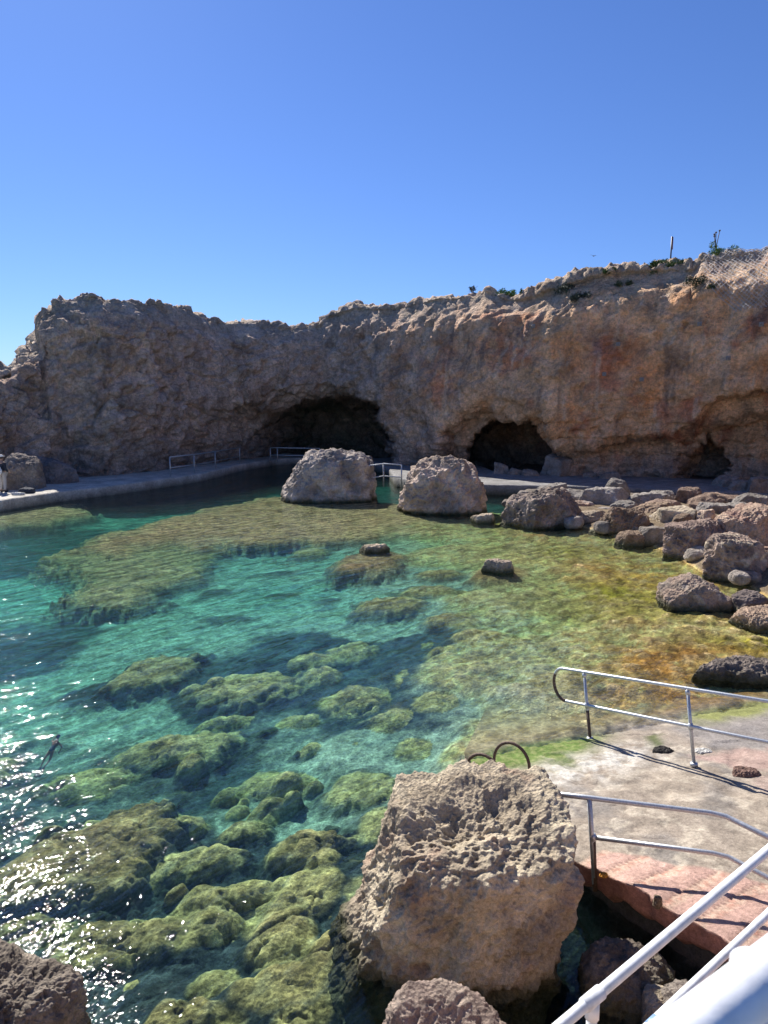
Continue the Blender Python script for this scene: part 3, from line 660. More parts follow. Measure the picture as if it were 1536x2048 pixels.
# ------------------------------------------------------------------ walkways under the cliff
def walk(name,front,wid,z0,thick,seed,colr,bdir=None):
    """a ledge given by its front edge (world x,y); wid metres deep"""
    f=[np.array(p) for p in front]; pts=[]
    for a_,b_3 in zip(f[:-1],f[1:]):
        n=max(2,int(np.linalg.norm(b_3-a_)/.2)); 
        for k_ in range(n): pts.append(a_+(b_3-a_)*k_/n)
    pts.append(f[-1]); pts=np.array(pts); t=np.gradient(pts,axis=0); 
    for _ in range(6): t=np.pad(t,((1,1),(0,0)),'edge'); t=(t[:-2]+t[1:-1]+t[2:])/3
    t/=np.linalg.norm(t,axis=1,keepdims=True)
    nr=np.stack([-t[:,1],t[:,0]],1)
    n=len(pts); e=fbm(np.stack([pts[:,0],pts[:,1],0*pts[:,0]],1)*.9,3,seed)*.12
    prof=[(0,-thick),(.0,-thick*.66),(.02,-thick*.33),(.0,-.05),(.05,0)]+[(w_,0) for w_ in np.linspace(.3,wid,14)]
    V=[]
    for w_,dz in prof:
        pp=pts+nr*(w_+ (e if w_<.2 else 0*e))[:,None]; V.append(np.stack([pp[:,0],pp[:,1],np.full(n,z0+dz)],1))
    V=np.concatenate(V); V[:,2]+=.025*fbm(V*1.3,3,seed+1); nf=fbm(V*1.2,4,seed+2); V[:,:2]+=(.04*fbm(V*3,3,seed+3))[:,None]
    c=np.asarray(colr)*(1+.35*nf)[:,None]; dk=(1-ss(.02,.3,V[:,2]+.08*nf))[:,None]; c=c*(1-dk)+np.array((.085,.085,.06))*dk
    o=link(name,mkmesh(name,V,gridquads(n,len(prof)),M['boulder'],cols=c)); o['kind']='structure'; return pts,nr
Lf=[(-31,24),(-24.5,28.0)]+[tuple(atz(a,b,.5)[:2]) for a,b in ((0,1001),(115,984),(230,971),(330,958),(400,948),(480,929))]+[(-8.4,58),(-5,60.5)]
walk('walkway',Lf,9.0,.5,1.9,11,(.56,.52,.45))
Rf=[(-2.6,58),(0.2,50)]+[tuple(p) for p in ((.6,43),(2.0,39.5),(5.6,38.6),(9.5,38.0),(14,36.5),(18.5,34.4),(24,30.5),(33,24))]
walk('walkway',Rf,6.5,.55,1.6,12,(.27,.26,.25))
# ------------------------------------------------------------------ the boulders
G1='rocks along the right shore'
def R(*a,**k):
    k.setdefault('group',G1); a=list(a); f=np.array((1.24,1.15,1.05))*(1.0 if k['group']==G1 or k['group'] is None else .95)
    a[5]=np.minimum(np.asarray(a[5])*f,.78)
    if 'colB' in k: k['colB']=np.asarray(k['colB'])*f
    k.setdefault('sharp',30.0); k.setdefault('lim',1.25)
    return shore_rock(*a,**k)
# the three big ones
def bigpost(P):
    return P
pl=[((-.02,-.16,1),.75),((-.1,-.75,.75),1.03),((-.6,-.2,.6),1.16),((1,.0,.05),.80),((-1,-.1,.34),.80),((-.35,-1,.10),.86),((.4,-1,.05),.86),((0,-1,-.5),.98),((0,1,.1),.80),((.8,-.5,-.6),1.0),((-.8,.6,.0),.95),((0,0,-1),.8)]
def warp(P):
    # broad foot to the left, narrow foot to the right, a ridge up at the back
    zz=P[:,2]; t=np.clip((1.0-zz)/1.9,0,1); P=P.copy()
    P[:,0]+= -.30*t**1.3*ss(.5,-.9,P[:,0]) - .35*t**2*ss(-.3,.8,P[:,0])
    P[:,2]+= .05*np.exp(-((P[:,0]-.45)/.45)**2-((P[:,1]-.35)/.4)**2)*(zz>.3)
    P[:,2]-= .10*np.exp(-((P[:,0]+.05)/.3)**2-((P[:,1]+.05)/.25)**2)*(zz>.3)
    return P
boulder('boulder',(.76,6.02,.16),(.98,.80,1.22),41,colA=(.62,.52,.365),colB=(.40,.325,.23),sub=8,blocky=.9,rough=1.0,pit=1.25,mat='near',planes=pl,post=warp,stain=(.42,.31,.22),
   sharp=24,lim=1.4,label='huge flat topped pitted tan boulder standing in the water beside the slipway',group=None)
shore_rock(882,2010,2290,220,52,(.42,.33,.26),'rounded tan rock at the bottom of the frame just in front of the huge boulder',mat='near',sub=7,colB=(.28,.21,.17),wet=False)
shore_rock(-25,1935,2200,240,53,(.30,.25,.195),'dark brown pitted rock at the bottom left with glinting water behind it',mat='near',sub=8,colB=(.17,.14,.11),pit=1.5)
shore_rock(664,903,1004,180,61,(.50,.42,.35),'large grey hump boulder with pale crusted crown beside the far railing',sub=7,depth=.85,colB=(.26,.225,.20),sharp=8,lim=1.05,ridge=1.5,planes=[((.1,0,1),.85),((1,0,.1),.80),((-1,-.1,.5),.80),((0,-1,.2),.85),((0,1,0),.85),((-.45,-.2,1),.88),((.3,-1,.1),.9)])
shore_rock(888,920,1028,166,62,(.64,.49,.38),'large round pinkish tan boulder in the shallows right of the grey hump boulder',sub=7,depth=.9,colB=(.36,.28,.22),pit=1.4,sharp=8,lim=1.0,ridge=1.5,planes=[((.05,-.1,1),.9),((1,0,.12),.84),((-1,0,.2),.86),((0,-1,.15),.85),((0,1,0),.85),((.7,0,.8),1.0),((-.7,-.2,.8),.98),((0,-.7,.7),.98)])
R(1075,986,1055,146,71,(.30,.255,.225),'broad dark pitted slab boulder first in the line right of the pinkish round boulder',sub=7,pit=1.4,ridge=1.6,tilt=.15,colB=(.17,.145,.13))
R(965,1028,1046,42,72,PALE*.8,'little pale rock between the pinkish round boulder and the broad dark slab',pit=.5)
R(1000,1118,1146,54,73,GREY*1.2,'small grey rock poking out of the weedy shallows on its own',sub=6,name='boulder',group=None)
R(748,1090,1108,54,74,PALE*.9,'pale knobbly crest of a mostly sunken brown rock in the pool',pit=1.5,group=None,z0=-.05)
R(1390,1158,1221,112,75,(.33,.26,.215),'lone pointed brown and white boulder standing in the green shallows',sub=7,group=None,planes=[((-.55,-.3,1),.78),((.75,-.2,1),.72),((0,-1,.2),.8),((0,1,.2),.8),((1,0,0),.95),((-1,0,0),1.0)],colB=(.22,.19,.165),stain=(.50,.42,.34))
R(1180,1021,1052,74,76,(.36,.31,.25),'low brown rock between the broad dark slab and the dark pitted pair')
R(1256,1021,1071,92,77,BRN*1.1,'dark pitted boulder at the water edge, left one of a dark pair',sub=7,pit=1.6,ridge=1.4)
R(1302,1007,1044,76,78,BRN*1.35,'dark pitted boulder behind, right one of a dark pair',sub=6,pit=1.5)
R(1264,1062,1092,56,79,BRN*1.1,'small knobbly dark rock at the foot of the dark pair',pit=1.4)
R(1315,1044,1093,64,80,(.27,.25,.225),'smooth grey wedge shaped rock with a brown top',pit=.1,rough=.35,sub=6,blocky=.72)
R(1354,1012,1046,80,81,(.46,.41,.32),'flat cream slab lying on top of the dark rocks',pit=.1,rough=.4,sub=6,blocky=.75,z0=.42,wet=False)
R(1396,1040,1122,116,82,(.31,.245,.215),'big brown pitted boulder leaning right of the smooth grey wedge',sub=7,pit=1.6,colB=(.20,.155,.14))
R(1412,1018,1048,38,83,(.52,.42,.34),'round pale pinkish rock behind the big brown pitted boulder',pit=.3,rough=.5,z0=.45)
R(1366,1027,1054,34,84,BRN,'little dark rock under the end of the cream slab',z0=.35)
R(1466,1062,1164,104,85,(.36,.29,.245),'tall pitted boulder with a cream bald patch on its face',sub=7,pit=1.7,colB=(.21,.17,.15),stain=(.62,.52,.38))
R(1488,1012,1104,110,86,(.42,.33,.26),'big pinkish crusted boulder behind the tall bald patched one',sub=7,pit=1.5,colB=(.34,.24,.20),z0=.25,wet=False)
R(1550,1096,1152,70,87,(.32,.23,.19),'reddish rock cut by the right edge of the frame above the small white stones',sub=6)
R(1503,1142,1172,40,88,(.30,.28,.26),'smooth grey stone at the foot of the tall bald patched boulder',pit=.0,rough=.3)
R(1530,1144,1163,28,89,(.50,.47,.42),'small white stone at the right edge below the reddish rock',pit=.0,rough=.2)
R(1500,1188,1226,62,90,(.18,.155,.15),'dark grey knob rock at the right edge with a tan slab before it',sub=6)
R(1530,1216,1264,96,91,(.45,.35,.27),'tan crusted slab of rock running off the right edge',sub=7,pit=1.2)
R(1500,1324,1362,170,92,(.22,.195,.18),'long low dark pitted rock at the edge of the orange shallows',sub=7,pit=1.6,depth=.45,blocky=.85,ridge=1.5)
R(1536,1022,1052,40,93,(.46,.42,.35),'round cream rock at the right edge beside the pinkish boulder',pit=.1,rough=.3,z0=.45)
R(1196,1058,1069,34,94,(.52,.50,.40),'flat pale stone just awash below the low brown rock',pit=0,rough=.2,z0=-.05)
# shaded band in front of the path
G2='shaded rocks in front of the path'
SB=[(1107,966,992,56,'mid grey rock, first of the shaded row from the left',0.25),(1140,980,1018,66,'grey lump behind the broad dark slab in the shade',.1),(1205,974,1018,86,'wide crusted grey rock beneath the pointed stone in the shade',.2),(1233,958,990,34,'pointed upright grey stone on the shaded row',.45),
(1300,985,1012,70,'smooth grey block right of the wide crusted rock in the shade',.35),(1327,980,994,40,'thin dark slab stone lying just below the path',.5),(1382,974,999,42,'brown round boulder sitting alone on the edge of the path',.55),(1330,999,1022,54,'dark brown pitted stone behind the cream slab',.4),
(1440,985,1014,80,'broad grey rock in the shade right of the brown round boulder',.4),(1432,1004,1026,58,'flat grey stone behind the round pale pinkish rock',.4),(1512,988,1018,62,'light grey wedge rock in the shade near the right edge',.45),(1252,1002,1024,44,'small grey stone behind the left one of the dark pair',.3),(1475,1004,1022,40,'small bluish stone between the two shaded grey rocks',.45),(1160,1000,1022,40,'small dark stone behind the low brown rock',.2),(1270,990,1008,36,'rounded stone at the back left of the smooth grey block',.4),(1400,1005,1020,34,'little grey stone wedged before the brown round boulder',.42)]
for i,(a,t,b,w_,lab,z0) in enumerate(SB):
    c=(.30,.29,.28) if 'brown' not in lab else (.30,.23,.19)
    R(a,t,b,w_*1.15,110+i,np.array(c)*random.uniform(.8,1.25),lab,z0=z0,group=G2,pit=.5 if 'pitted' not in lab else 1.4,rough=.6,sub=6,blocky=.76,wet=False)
rs=np.random.RandomState(9)
for i in range(32):
    a=rs.uniform(1010,1530); yb=float(np.interp(a,[1000,1145,1215,1300,1345,1420,1500,1545],[1030,1046,1062,1086,1102,1150,1170,1190]))-rs.uniform(-4,55)**1.0
    d=(yb<1010); z0=.05+.004*max(0,1165-yb)*.0+ (.35 if d else .2)
    p=atz(a,yb,z0); r_=rs.uniform(.12,.34)
    if 1000<a: boulder('stone',(p[0],p[1],z0),(r_*1.2,r_,r_*.75),300+i%7,colA=np.array((.36,.31,.265))*rs.uniform(.6,1.5),sub=4,wet=False,pit=.3,rough=.6,rotz=rs.uniform(0,6),label='small loose stone filling the gaps between the shore rocks',cat='stone',group='small stones filling the shore')
G3='fallen stones at the foot of the cliff'
for i,(a,t,b,w_,lab) in enumerate([(1060,938,952,26,'small stone beside the low mound under the second cave'),(1002,922,948,30,'grey stone inside the mouth of the second cave'),(1030,936,950,22,'small round stone before the mouth of the second cave'),(1122,905,952,80,'pale pointed mound of rubble at the right foot of the second cave'),(1220,943,958,34,'flat stone lying at the back of the path midway along'),
(1455,950,974,44,'grey slab fallen against the cliff near the third hollow'),(1488,956,982,40,'dark block beside the slab fallen against the cliff'),(1525,945,986,52,'tall light grey block against the cliff at the right edge'),(1180,944,955,24,'small flat stone right of the pale pointed mound')]):
    R(a,t,b,w_*1.1,140+i,(.31,.28,.26),lab,z0=.55,group=G3,pit=.3,rough=.6,sub=6,blocky=.74,wet=False)
# left outcrops beside the person
shore_rock(42,905,979,70,151,(.36,.30,.25),'rugged brown outcrop right behind the person at the left edge',z0=.5,sub=7,pit=1.5,wet=False,cat='rock')
shore_rock(100,913,968,80,152,(.29,.25,.235),'grey outcrop with a pale crown between the cliff and the sunlit platform',z0=.5,sub=7,pit=1.3,wet=False,cat='rock')
# rocks in the dark gap
boulder('boulder',(1.98,5.45,-.12),(.36,.42,.42),161,colA=(.20,.165,.13),sub=7,mat='near',label='dark round rock wedged in the shadowed gap below the slipway')
boulder('boulder',(2.12,5.02,.02),(.20,.2,.30),162,colA=(.40,.33,.24),sub=7,mat='near',blocky=.7,pit=.4,label='upright tan stone in the gap with a lit tip')
boulder('boulder',(2.30,4.92,.02),(.22,.22,.36),163,colA=(.34,.29,.24),sub=7,mat='near',pit=.6,label='grey tan stone in the gap beside the pale rubble rock')
boulder('boulder',(2.52,4.40,.12),(.58,.42,.58),164,colA=(.62,.47,.33),colB=(.50,.36,.27),sub=7,mat='near',rough=1.2,label='pale sandy rubble rock behind the two lower railings')
boulder('boulder',(1.62,3.95,-.0),(.42,.30,.48),165,colA=(.50,.38,.29),sub=7,mat='near',label='pinkish rock at the bottom edge below the lower railing')
# loose rocks, broken pieces on the slab
def atslab(px,py): 
    p=atz(px,py,.3)
    for _ in range(3): p=atz(px,py,float(slabz(p[0],p[1])))
    return p
p=atslab(1490,1548); boulder('stone',(p[0],p[1],p[2]+.01),(.18,.12,.07),171,colA=(.24,.15,.12),sub=6,blocky=.7,wet=False,mat='near',label='broken reddish stone lying on the slab beyond the railing shadow',cat='stone')
p=atslab(1325,1502); boulder('stone',(p[0],p[1],p[2]+.0),(.14,.09,.04),172,colA=(.06,.055,.05),sub=6,wet=False,mat='near',label='small black stone at the water edge under the railing',cat='stone')
p=atslab(1405,1503); boulder('stone',(p[0],p[1],p[2]+.005),(.12,.07,.02),173,colA=(.62,.60,.55),sub=5,wet=False,mat='near',pit=0,label='thin white stone beside the railing post on the slab',cat='stone')
p=atslab(1314,1812); boulder('stone',(p[0],p[1],p[2]+.045),(.035,.035,.06),174,colA=(.25,.19,.13),sub=5,wet=False,mat='near',pit=0,label='tiny upright brown stone on the pink edge of the slab',cat='stone')
p=atslab(1207,1752); boulder('leaf_litter',(p[0],p[1],p[2]+.01),(.04,.03,.015),175,colA=(.60,.28,.05),sub=4,wet=False,mat='near',pit=0,label='scrap of orange litter by the foot of the railing post',cat='litter')
print('rocks',time.time()-T0)
# ------------------------------------------------------------------ railings
def V3(*a): return Vector(a)
def railing(nm,label,base,dirv,upv,posts,h,hm,x0,x1,r,mat,group=None,hoop=False,collar=True,footmat=None):
    e=empty(nm,base); tag(e,label,'railing',group); d=Vector(dirv).normalized(); u=Vector(upv).normalized()
    if hoop:
        c=d*x0+u*((h+hm)/2); rr=(h-hm)/2; pts=[d*x1+u*h,d*x0+u*h]
        arc=[c+(-d*math.sin(t)*rr*.8+u*math.cos(t)*rr) for t in np.linspace(0,math.pi,16)]
        tube('handrail',[d*x1+u*h,d*(x0+.6)+u*h]+arc+[d*(x0+.6)+u*hm,d*x1+u*hm],r,mat,e)
    else:
        tube('handrail',[d*x0+u*h,d*x1+u*h],r,mat,e); tube('mid_rail',[d*x0+u*hm,d*x1+u*hm],r*.92,mat,e)
    for s in posts:
        pp=tube('post',[d*s+u*-.06,d*s+u*(h)],r*.98,mat,e)
        tube('base_flange',[d*s+u*-.03,d*s+u*.012],r*2.1,mat,pp)
        if collar:
            tube('collar',[d*s+u*(hm-.04),d*s+u*(hm+.04)],r*1.35,mat,pp); tube('collar',[d*s+u*(h-.075),d*s+u*(h-.02)],r*1.35,mat,pp)
        if footmat: tube('rusty_foot',[d*s+u*-.07,d*s+u*.3],r*1.04,footmat,pp)
    return e
b1=atz(1180,1476,0.0); b2=atz(1388,1527,.25); dd=Vector(b2-b1).normalized(); side=dd.cross(V3(0,0,1)).normalized(); up=side.cross(dd).normalized()
gap=(Vector(b2)-Vector(b1)).length
e=railing('railing','galvanised railing with a looped end running down the slipway into the water',tuple(b1),dd,up,[0,gap,gap*2,gap*3],.95,.47,-.38,6.0,.0225,M['galv'],hoop=True)
arc_=[dd*-.38+up*.71+(-dd*math.sin(t)*.24*.8*1.0+up*math.cos(t)*.24) for t in np.linspace(.9,math.pi,12)]
tube('rusty_bend',arc_,.0232,M['rust'],e)
# darker, weathered lower end
tube('rusty_foot',[up*-.3,up*.40],.0235,M['rust'],e)
# middle railing with its bend
A=V3(1.98,6.36,.40); e=empty('railing',A); tag(e,'galvanised railing on the pink slab edge whose end hides behind the huge boulder','railing')
lean=V3(-.09,.0,.72)
tp=[V3(-.45,.11,.0),V3(0,0,0),V3(1.02,-.22,-.02),V3(1.14,-.26,-.03),V3(1.24,-.35,-.05),V3(2.1,-1.35,-.15)]
tube('handrail',[p_+lean for p_ in tp],.0235,M['galv'],e)
tp2=[V3(-.02,0,0)]+tp[2:]; tube('mid_rail',[p_+lean*.46 for p_ in tp2],.0215,M['galv'],e)
pp=tube('post',[V3(.0,0,-.2),lean],.0235,M['galv'],e); tube('collar',[lean*.42,lean*.5],.031,M['galv'],pp); tube('rusty_foot',[V3(0,0,-.21),lean*.4],.0242,M['rust'],pp)
pp=tube('post',[V3(1.75,-.95,-.2),V3(1.75,-.95,-.1)+lean],.0235,M['galv'],e)
# lower stair railing
A=V3(.895,2.84,1.24); D1=V3(1.195,.88,.12); Lg=D1.length
e=empty('railing',A); tag(e,'pale two tube railing crossing the bottom right corner above the dark gap','railing'); dn=D1.normalized()
tube('handrail',[dn*-1.6+V3(0,0,.94),dn*3.2+V3(0,0,.94)],.0245,M['white'],e); tube('mid_rail',[dn*-1.6+V3(0,0,.53),dn*3.2+V3(0,0,.53)],.0215,M['white'],e)
for s in (-1.4,0,2.1):
    b_=dn*s; pp=tube('post',[V3(b_.x,b_.y,b_.z-.02 if s<2 else b_.z-.02),V3(b_.x,b_.y,b_.z+.94)],.0235,M['white'],e)
    tube('tee_fitting',[b_+dn*-.055+V3(0,0,.94),b_+dn*.055+V3(0,0,.94)],.031,M['white'],pp); tube('tee_fitting',[V3(b_.x,b_.y,b_.z+.85),V3(b_.x,b_.y,b_.z+.925)],.031,M['white'],pp)
tube('blue_tape',[dn*.43+V3(0,0,.53),dn*.50+V3(0,0,.53)],.0228,simple_mat('blue_tape',(.20,.32,.52),rough=.5),e)
# near white handrail
A=V3(.249,.549,3.1); dn=V3(.82,.56,0).normalized(); e=empty('railing',A); tag(e,'thick white handrail very close at the bottom right, out of focus','railing')
tube('handrail',[dn*-1.6+V3(0,0,1.07),dn*2.6+V3(0,0,1.07)],.025,M['white'],e,seg=24); tube('mid_rail',[dn*-1.6+V3(0,0,.55),dn*2.6+V3(0,0,.55)],.022,M['white'],e,seg=20)
for s in (-1.3,.115,1.6): tube('post',[dn*s,dn*s+V3(0,0,1.09)],.0235,M['white'],e,seg=20)
# paving and decks at the camera's side
def prism(name,poly,z0,z1,mat,kind=None):
    bm=bmesh.new(); a=[bm.verts.new((p[0],p[1],z1)) for p in poly]; b=[bm.verts.new((p[0],p[1],z0)) for p in poly]; n=len(poly)
    bm.faces.new(a); bm.faces.new(b[::-1])
    for i in range(n): bm.faces.new((a[i],b[i],b[(i+1)%n],a[(i+1)%n]))
    bmesh.ops.recalc_face_normals(bm,faces=bm.faces)
    bmesh.ops.bevel(bm,geom=[e_ for e_ in bm.edges],offset=.02,segments=2,affect='EDGES')
    me=bpy.data.meshes.new(name); bm.to_mesh(me); bm.free(); me.materials.append(mat); o=link(name,me)
    if kind: o['kind']=kind
    return o
M['pinkc']=rock_mat('pink_screed',base=(.55,.34,.26),attr=False,scale=4,bump=.8,dist=.015,var=.3)
prism('footpath',[(-3,1.6),(-.5,1.75),(.85,2.78),(1.9,3.58),(2.05,3.86),(2.5,4.22),(6,4.6),(9,4.6),(9,-3),(-3,-3)],-.5,1.24,M['pinkc'],'structure')
prism('pavement',[(-3,-1.7),(.24,.58),(2.5,2.1),(4,2.1),(4,-3),(-3,-3)],1.25,3.1,M['concrete'],'structure')
# pool ladder by the slipway corner
c0=atz(955,1560,.15); c0=np.array((1.17,8.05,.1)); e=empty('pool_ladder',tuple(c0)); tag(e,'dark rusty pool ladder with two hooped rails behind the huge boulder','ladder')
for k_,(ox,oy) in enumerate(((-.02,-.0),(.36,.30))):
    arc=[V3(ox+.17,oy-.12,-.05)]+[V3(ox+.19*math.cos(t),oy-.13*math.cos(t),.34+.26*math.sin(t)) for t in np.linspace(0,math.pi,14)]+[V3(ox-.21,oy+.15,-1.1)]
    tube('rail',arc,.019,M['rust'],e)
for zz in (-.15,-.42,-.69,-.96):
    tube('rung',[V3(-.23,.15,zz),V3(.15,.45,zz)],.016,M['rust'],e)
# far railings under the cliff
def farfence(label,basepts,z0,h,group,ext=None):
    pts=[Vector(atz(a,b,z0)) for a,b in basepts]; e=empty('railing',pts[0]); tag(e,label,'railing',group); o0=pts[0]
    P_=[p-o0 for p in pts]
    E=P_ if ext is None else [Vector(q)-o0 for q in ext[0]]+P_+[Vector(q)-o0 for q in ext[1]]
    tube('handrail',[p+V3(0,0,h) for p in E],.035,M['galv'],e,seg=8); tube('mid_rail',[p+V3(0,0,h*.45) for p in E],.03,M['galv'],e,seg=8)
    for p in P_: tube('post',[p+V3(0,0,-.05),p+V3(0,0,h)],.038,M['galv'],e,seg=8)
farfence('thin railing on the shaded left ledge leading into the first cave',[(341,953),(389,946),(431,938),(480,927)],.5,1.15,'far railings')
farfence('faint railing inside the mouth of the first cave',[(541,922),(555,922),(640,924)],.5,1.0,'far railings')
farfence('pale railing between the two large boulders',[(722,980),(767,972),(803,975)],.55,1.15,'far railings')
# pole on the cliff, plates, net, bushes
p,n=cliff_at(1340,530); P0=Vector(aty(1340,532,float(p[1])+.5)); e=empty('pole',P0); tag(e,'thin dark pole with a narrow board standing on the cliff top','pole')
hp=aty(1342,473,P0.y)[2]-P0.z
tube('mast',[V3(0,0,-.5),V3(.03,0,hp)],.045,M['darksteel'],e,seg=8); 
me=bpy.data.meshes.new('board'); bm=bmesh.new(); bmesh.ops.create_cube(bm,size=1); 
for v in bm.verts: v.co=Vector((v.co.x*.07+.07,v.co.y*.04,v.co.z*hp*.42+hp*.77))
bm.to_mesh(me); bm.free(); me.materials.append(simple_mat('board_paint',(.25,.08,.08),rough=.6)); link('board',me,e)
plate=simple_mat('rock_anchor_steel',(.25,.24,.23),rough=.8,metal=.0,var=.3)
AN=[(1070,652,'beside the upper red patch'),(1237,690,'in the middle of the orange wall'),(1400,648,'below the netting'),(1524,650,'at the right edge below the netting'),(1456,716,'lower right, on the pale orange rock'),(1210,748,'low on the wall above the overhang'),(1282,758,'right of the low one above the overhang'),(1107,628,'under the dark bush near the crest')]
for a,b,wh in AN:
    p,n=cliff_at(a,b,.10); e=empty('rock_anchor',tuple(p)); tag(e,'square grey bolt plate on the cliff '+wh,'bolt plate','bolt plates on the cliff')
    nv=Vector(n); nv.z*=.3; nv.normalize(); q_=nv.to_track_quat('Z','Y').to_matrix()
    bm=bmesh.new(); bmesh.ops.create_cube(bm,size=1)
    for v in bm.verts: v.co=q_@Vector((v.co.x*.22,v.co.y*.22,v.co.z*.04))
    me=bpy.data.meshes.new('plate'); bm.to_mesh(me); bm.free(); me.materials.append(plate); link('plate',me,e)
    tube('bolt',[V3(0,0,0)+nv*-.05,nv*.16],.045,plate,e,seg=8)
# rockfall netting draped over the crest on the right
ui0=np.searchsorted(us,1385); ui1=np.searchsorted(us,1760)
r0=NF-48; r1=NF+NB-4
sub_=CG[r0:r1,ui0:ui1]+(nrm.reshape(NVV,NU,3)[r0:r1,ui0:ui1])*.10
def samp(a,b):
    a=min(max(a,0),sub_.shape[0]-1.001); b=min(max(b,0),sub_.shape[1]-1.001); i,j=int(a),int(b); fa,fb=a-i,b-j
    return sub_[i,j]*(1-fa)*(1-fb)+sub_[i+1,j]*fa*(1-fb)+sub_[i,j+1]*(1-fa)*fb+sub_[i+1,j+1]*fa*fb
V=[];Qn=[]
hh,ww=sub_.shape[:2]
def strand(path):
    k0=len(V)
    for i,pnt in enumerate(path):
        for off in ((.011,0,.011),(-.011,0,.0),(.0,0,-.014),(0,-.014,0)): V.append(pnt+np.array(off))
    for i in range(len(path)-1):
        for s,t_ in ((0,3),(3,2),(1,3)): Qn.append((k0+4*i+s,k0+4*i+t_,k0+4*(i+1)+t_,k0+4*(i+1)+s))
for c0_ in np.arange(-hh,ww,3.4):
    for sg in (1,-1):
        path=[]
        for t in np.arange(0,hh,2.0):
            b=c0_+t if sg>0 else c0_+hh-t
            lim=10+8*math.sin(t*.3)+t*-.35+ (12 if t<20 else 0)
            if max(0,lim)<=b<ww: path.append(samp(t,b))
        if len(path)>2: strand(path)
o=link('rockfall_net',mkmesh('rockfall_net',V,Qn,simple_mat('net_wire',(.55,.50,.46),rough=.5,metal=.3),smooth=False)); tag(o,'pale diamond wire netting draped over the cliff crest at the right edge','netting')
# bushes
leafm=rock_mat('shrub_leaf',attr=True,scale=6,bump=.1,var=.25,rough=.7)
stem=simple_mat('shrub_stem',(.13,.09,.06),rough=.9)
def bush(px,py,w_,hgt,seed,label,dead=False,colr=(.075,.12,.035),back_=.6,cat='bush'):
    p,n=cliff_at(px,py); rs=np.random.RandomState(seed)
    base=np.array(aty(px,py,float(p[1])+back_*.3)); base[2]=p[2]-.08 if abs(p[2]-base[2])<.6 else base[2]-.1
    e=empty('shrub',tuple(base)); tag(e,label,cat,'bushes along the cliff crest')
    nl=int(520*w_); V=[];T_=[];cl=[]
    ncl=max(5,int(w_*9)); cen_=[(rs.uniform(-.5,.5)*w_,rs.uniform(-.35,.35)*w_,rs.uniform(.15,.9)*hgt,rs.uniform(.16,.30)*hgt+.05) for _ in range(ncl)]
    for k_ in range(nl*2):
        c=cen_[rs.randint(ncl)]; d=rs.normal(size=3); d/=np.linalg.norm(d); rr=c[3]*rs.uniform(.5,1.15)
        q_=np.array((c[0]+d[0]*rr*1.3,c[1]+d[1]*rr,c[2]+d[2]*rr))
        if q_[2]<-.1: continue
        a_=rs.normal(size=3)*.05; b_=rs.normal(size=3)*.05; k0=len(V); V+= [q_,q_+a_,q_+a_*.5+b_]; T_.append((k0,k0+1,k0+2)); cc=np.array(colr)*rs.uniform(.6,1.7); cl+=[cc,cc,cc]
    link('foliage',mkmesh('foliage',np.array(V),None,leafm,cols=np.array(cl),tris=T_,smooth=False),e)
    for k_ in range(4): c=cen_[k_]; tube('stem',[V3(0,0,-.05),V3(c[0]*.5,c[1]*.5,c[2]*.6),V3(c[0],c[1],c[2]+.05)],.018,stem,e,seg=6)
    if dead:
        for k_ in range(4):
            a_=rs.uniform(-.25,.05); tube('dry_stalk',[V3(-.35,0,.1),V3(-.35+a_*.4,0,.6),V3(-.35+a_+.05*k_,0,1.05+.1*k_)],.022,stem,e,seg=6)
            ball('dry_flower',(-.35+a_+.05*k_,0,1.08+.1*k_),.06,.06,.05,stem,e,8)
bush(1445,508,1.5,.65,1,'bright green bush with a dry flower stalk on the crest behind the netting',dead=True,colr=(.10,.16,.035))
bush(1316,534,1.1,.5,2,'dark bush just left of the pole on the crest'); bush(1356,530,.9,.4,3,'low bush just right of the pole on the crest')
bush(1316,550,.55,.5,4,'small bush hanging just below the crest left of the pole'); bush(1250,542,1.1,.3,5,'low dark bush on the crest left of the pole with sky behind',colr=(.06,.09,.035))
bush(1218,544,.6,.25,6,'tiny tuft on the crest between the long low bush and the pale knob'); bush(1012,592,.9,.5,7,'bright green bush in the dip of the crest above the two caves',colr=(.10,.18,.03))
bush(1135,590,1.0,.8,8,'large dark bush hanging in the hollow under the crest',colr=(.045,.06,.04)); bush(1160,600,.9,.5,9,'lower dark bush below the large one in the hollow',colr=(.05,.065,.045)); bush(1392,575,.8,.7,10,'dark bush in the cleft left of the netting',colr=(.045,.06,.035))
bush(1428,576,.5,.35,11,'little bush at the lower corner of the netting',colr=(.06,.08,.035)); bush(1105,568,.4,.22,12,'tiny tuft on the pale crest above the large dark bush')
bush(1248,572,.8,.35,13,'dry green patch of scrub on the orange slope below the crest',colr=(.08,.10,.05))
bush(944,583,.18,.45,14,'thin upright twig of a plant on the crest left of the pale knob',colr=(.05,.06,.05)); bush(1045,585,.25,.2,15,'small tuft in the notch right of the bright green crest bush')
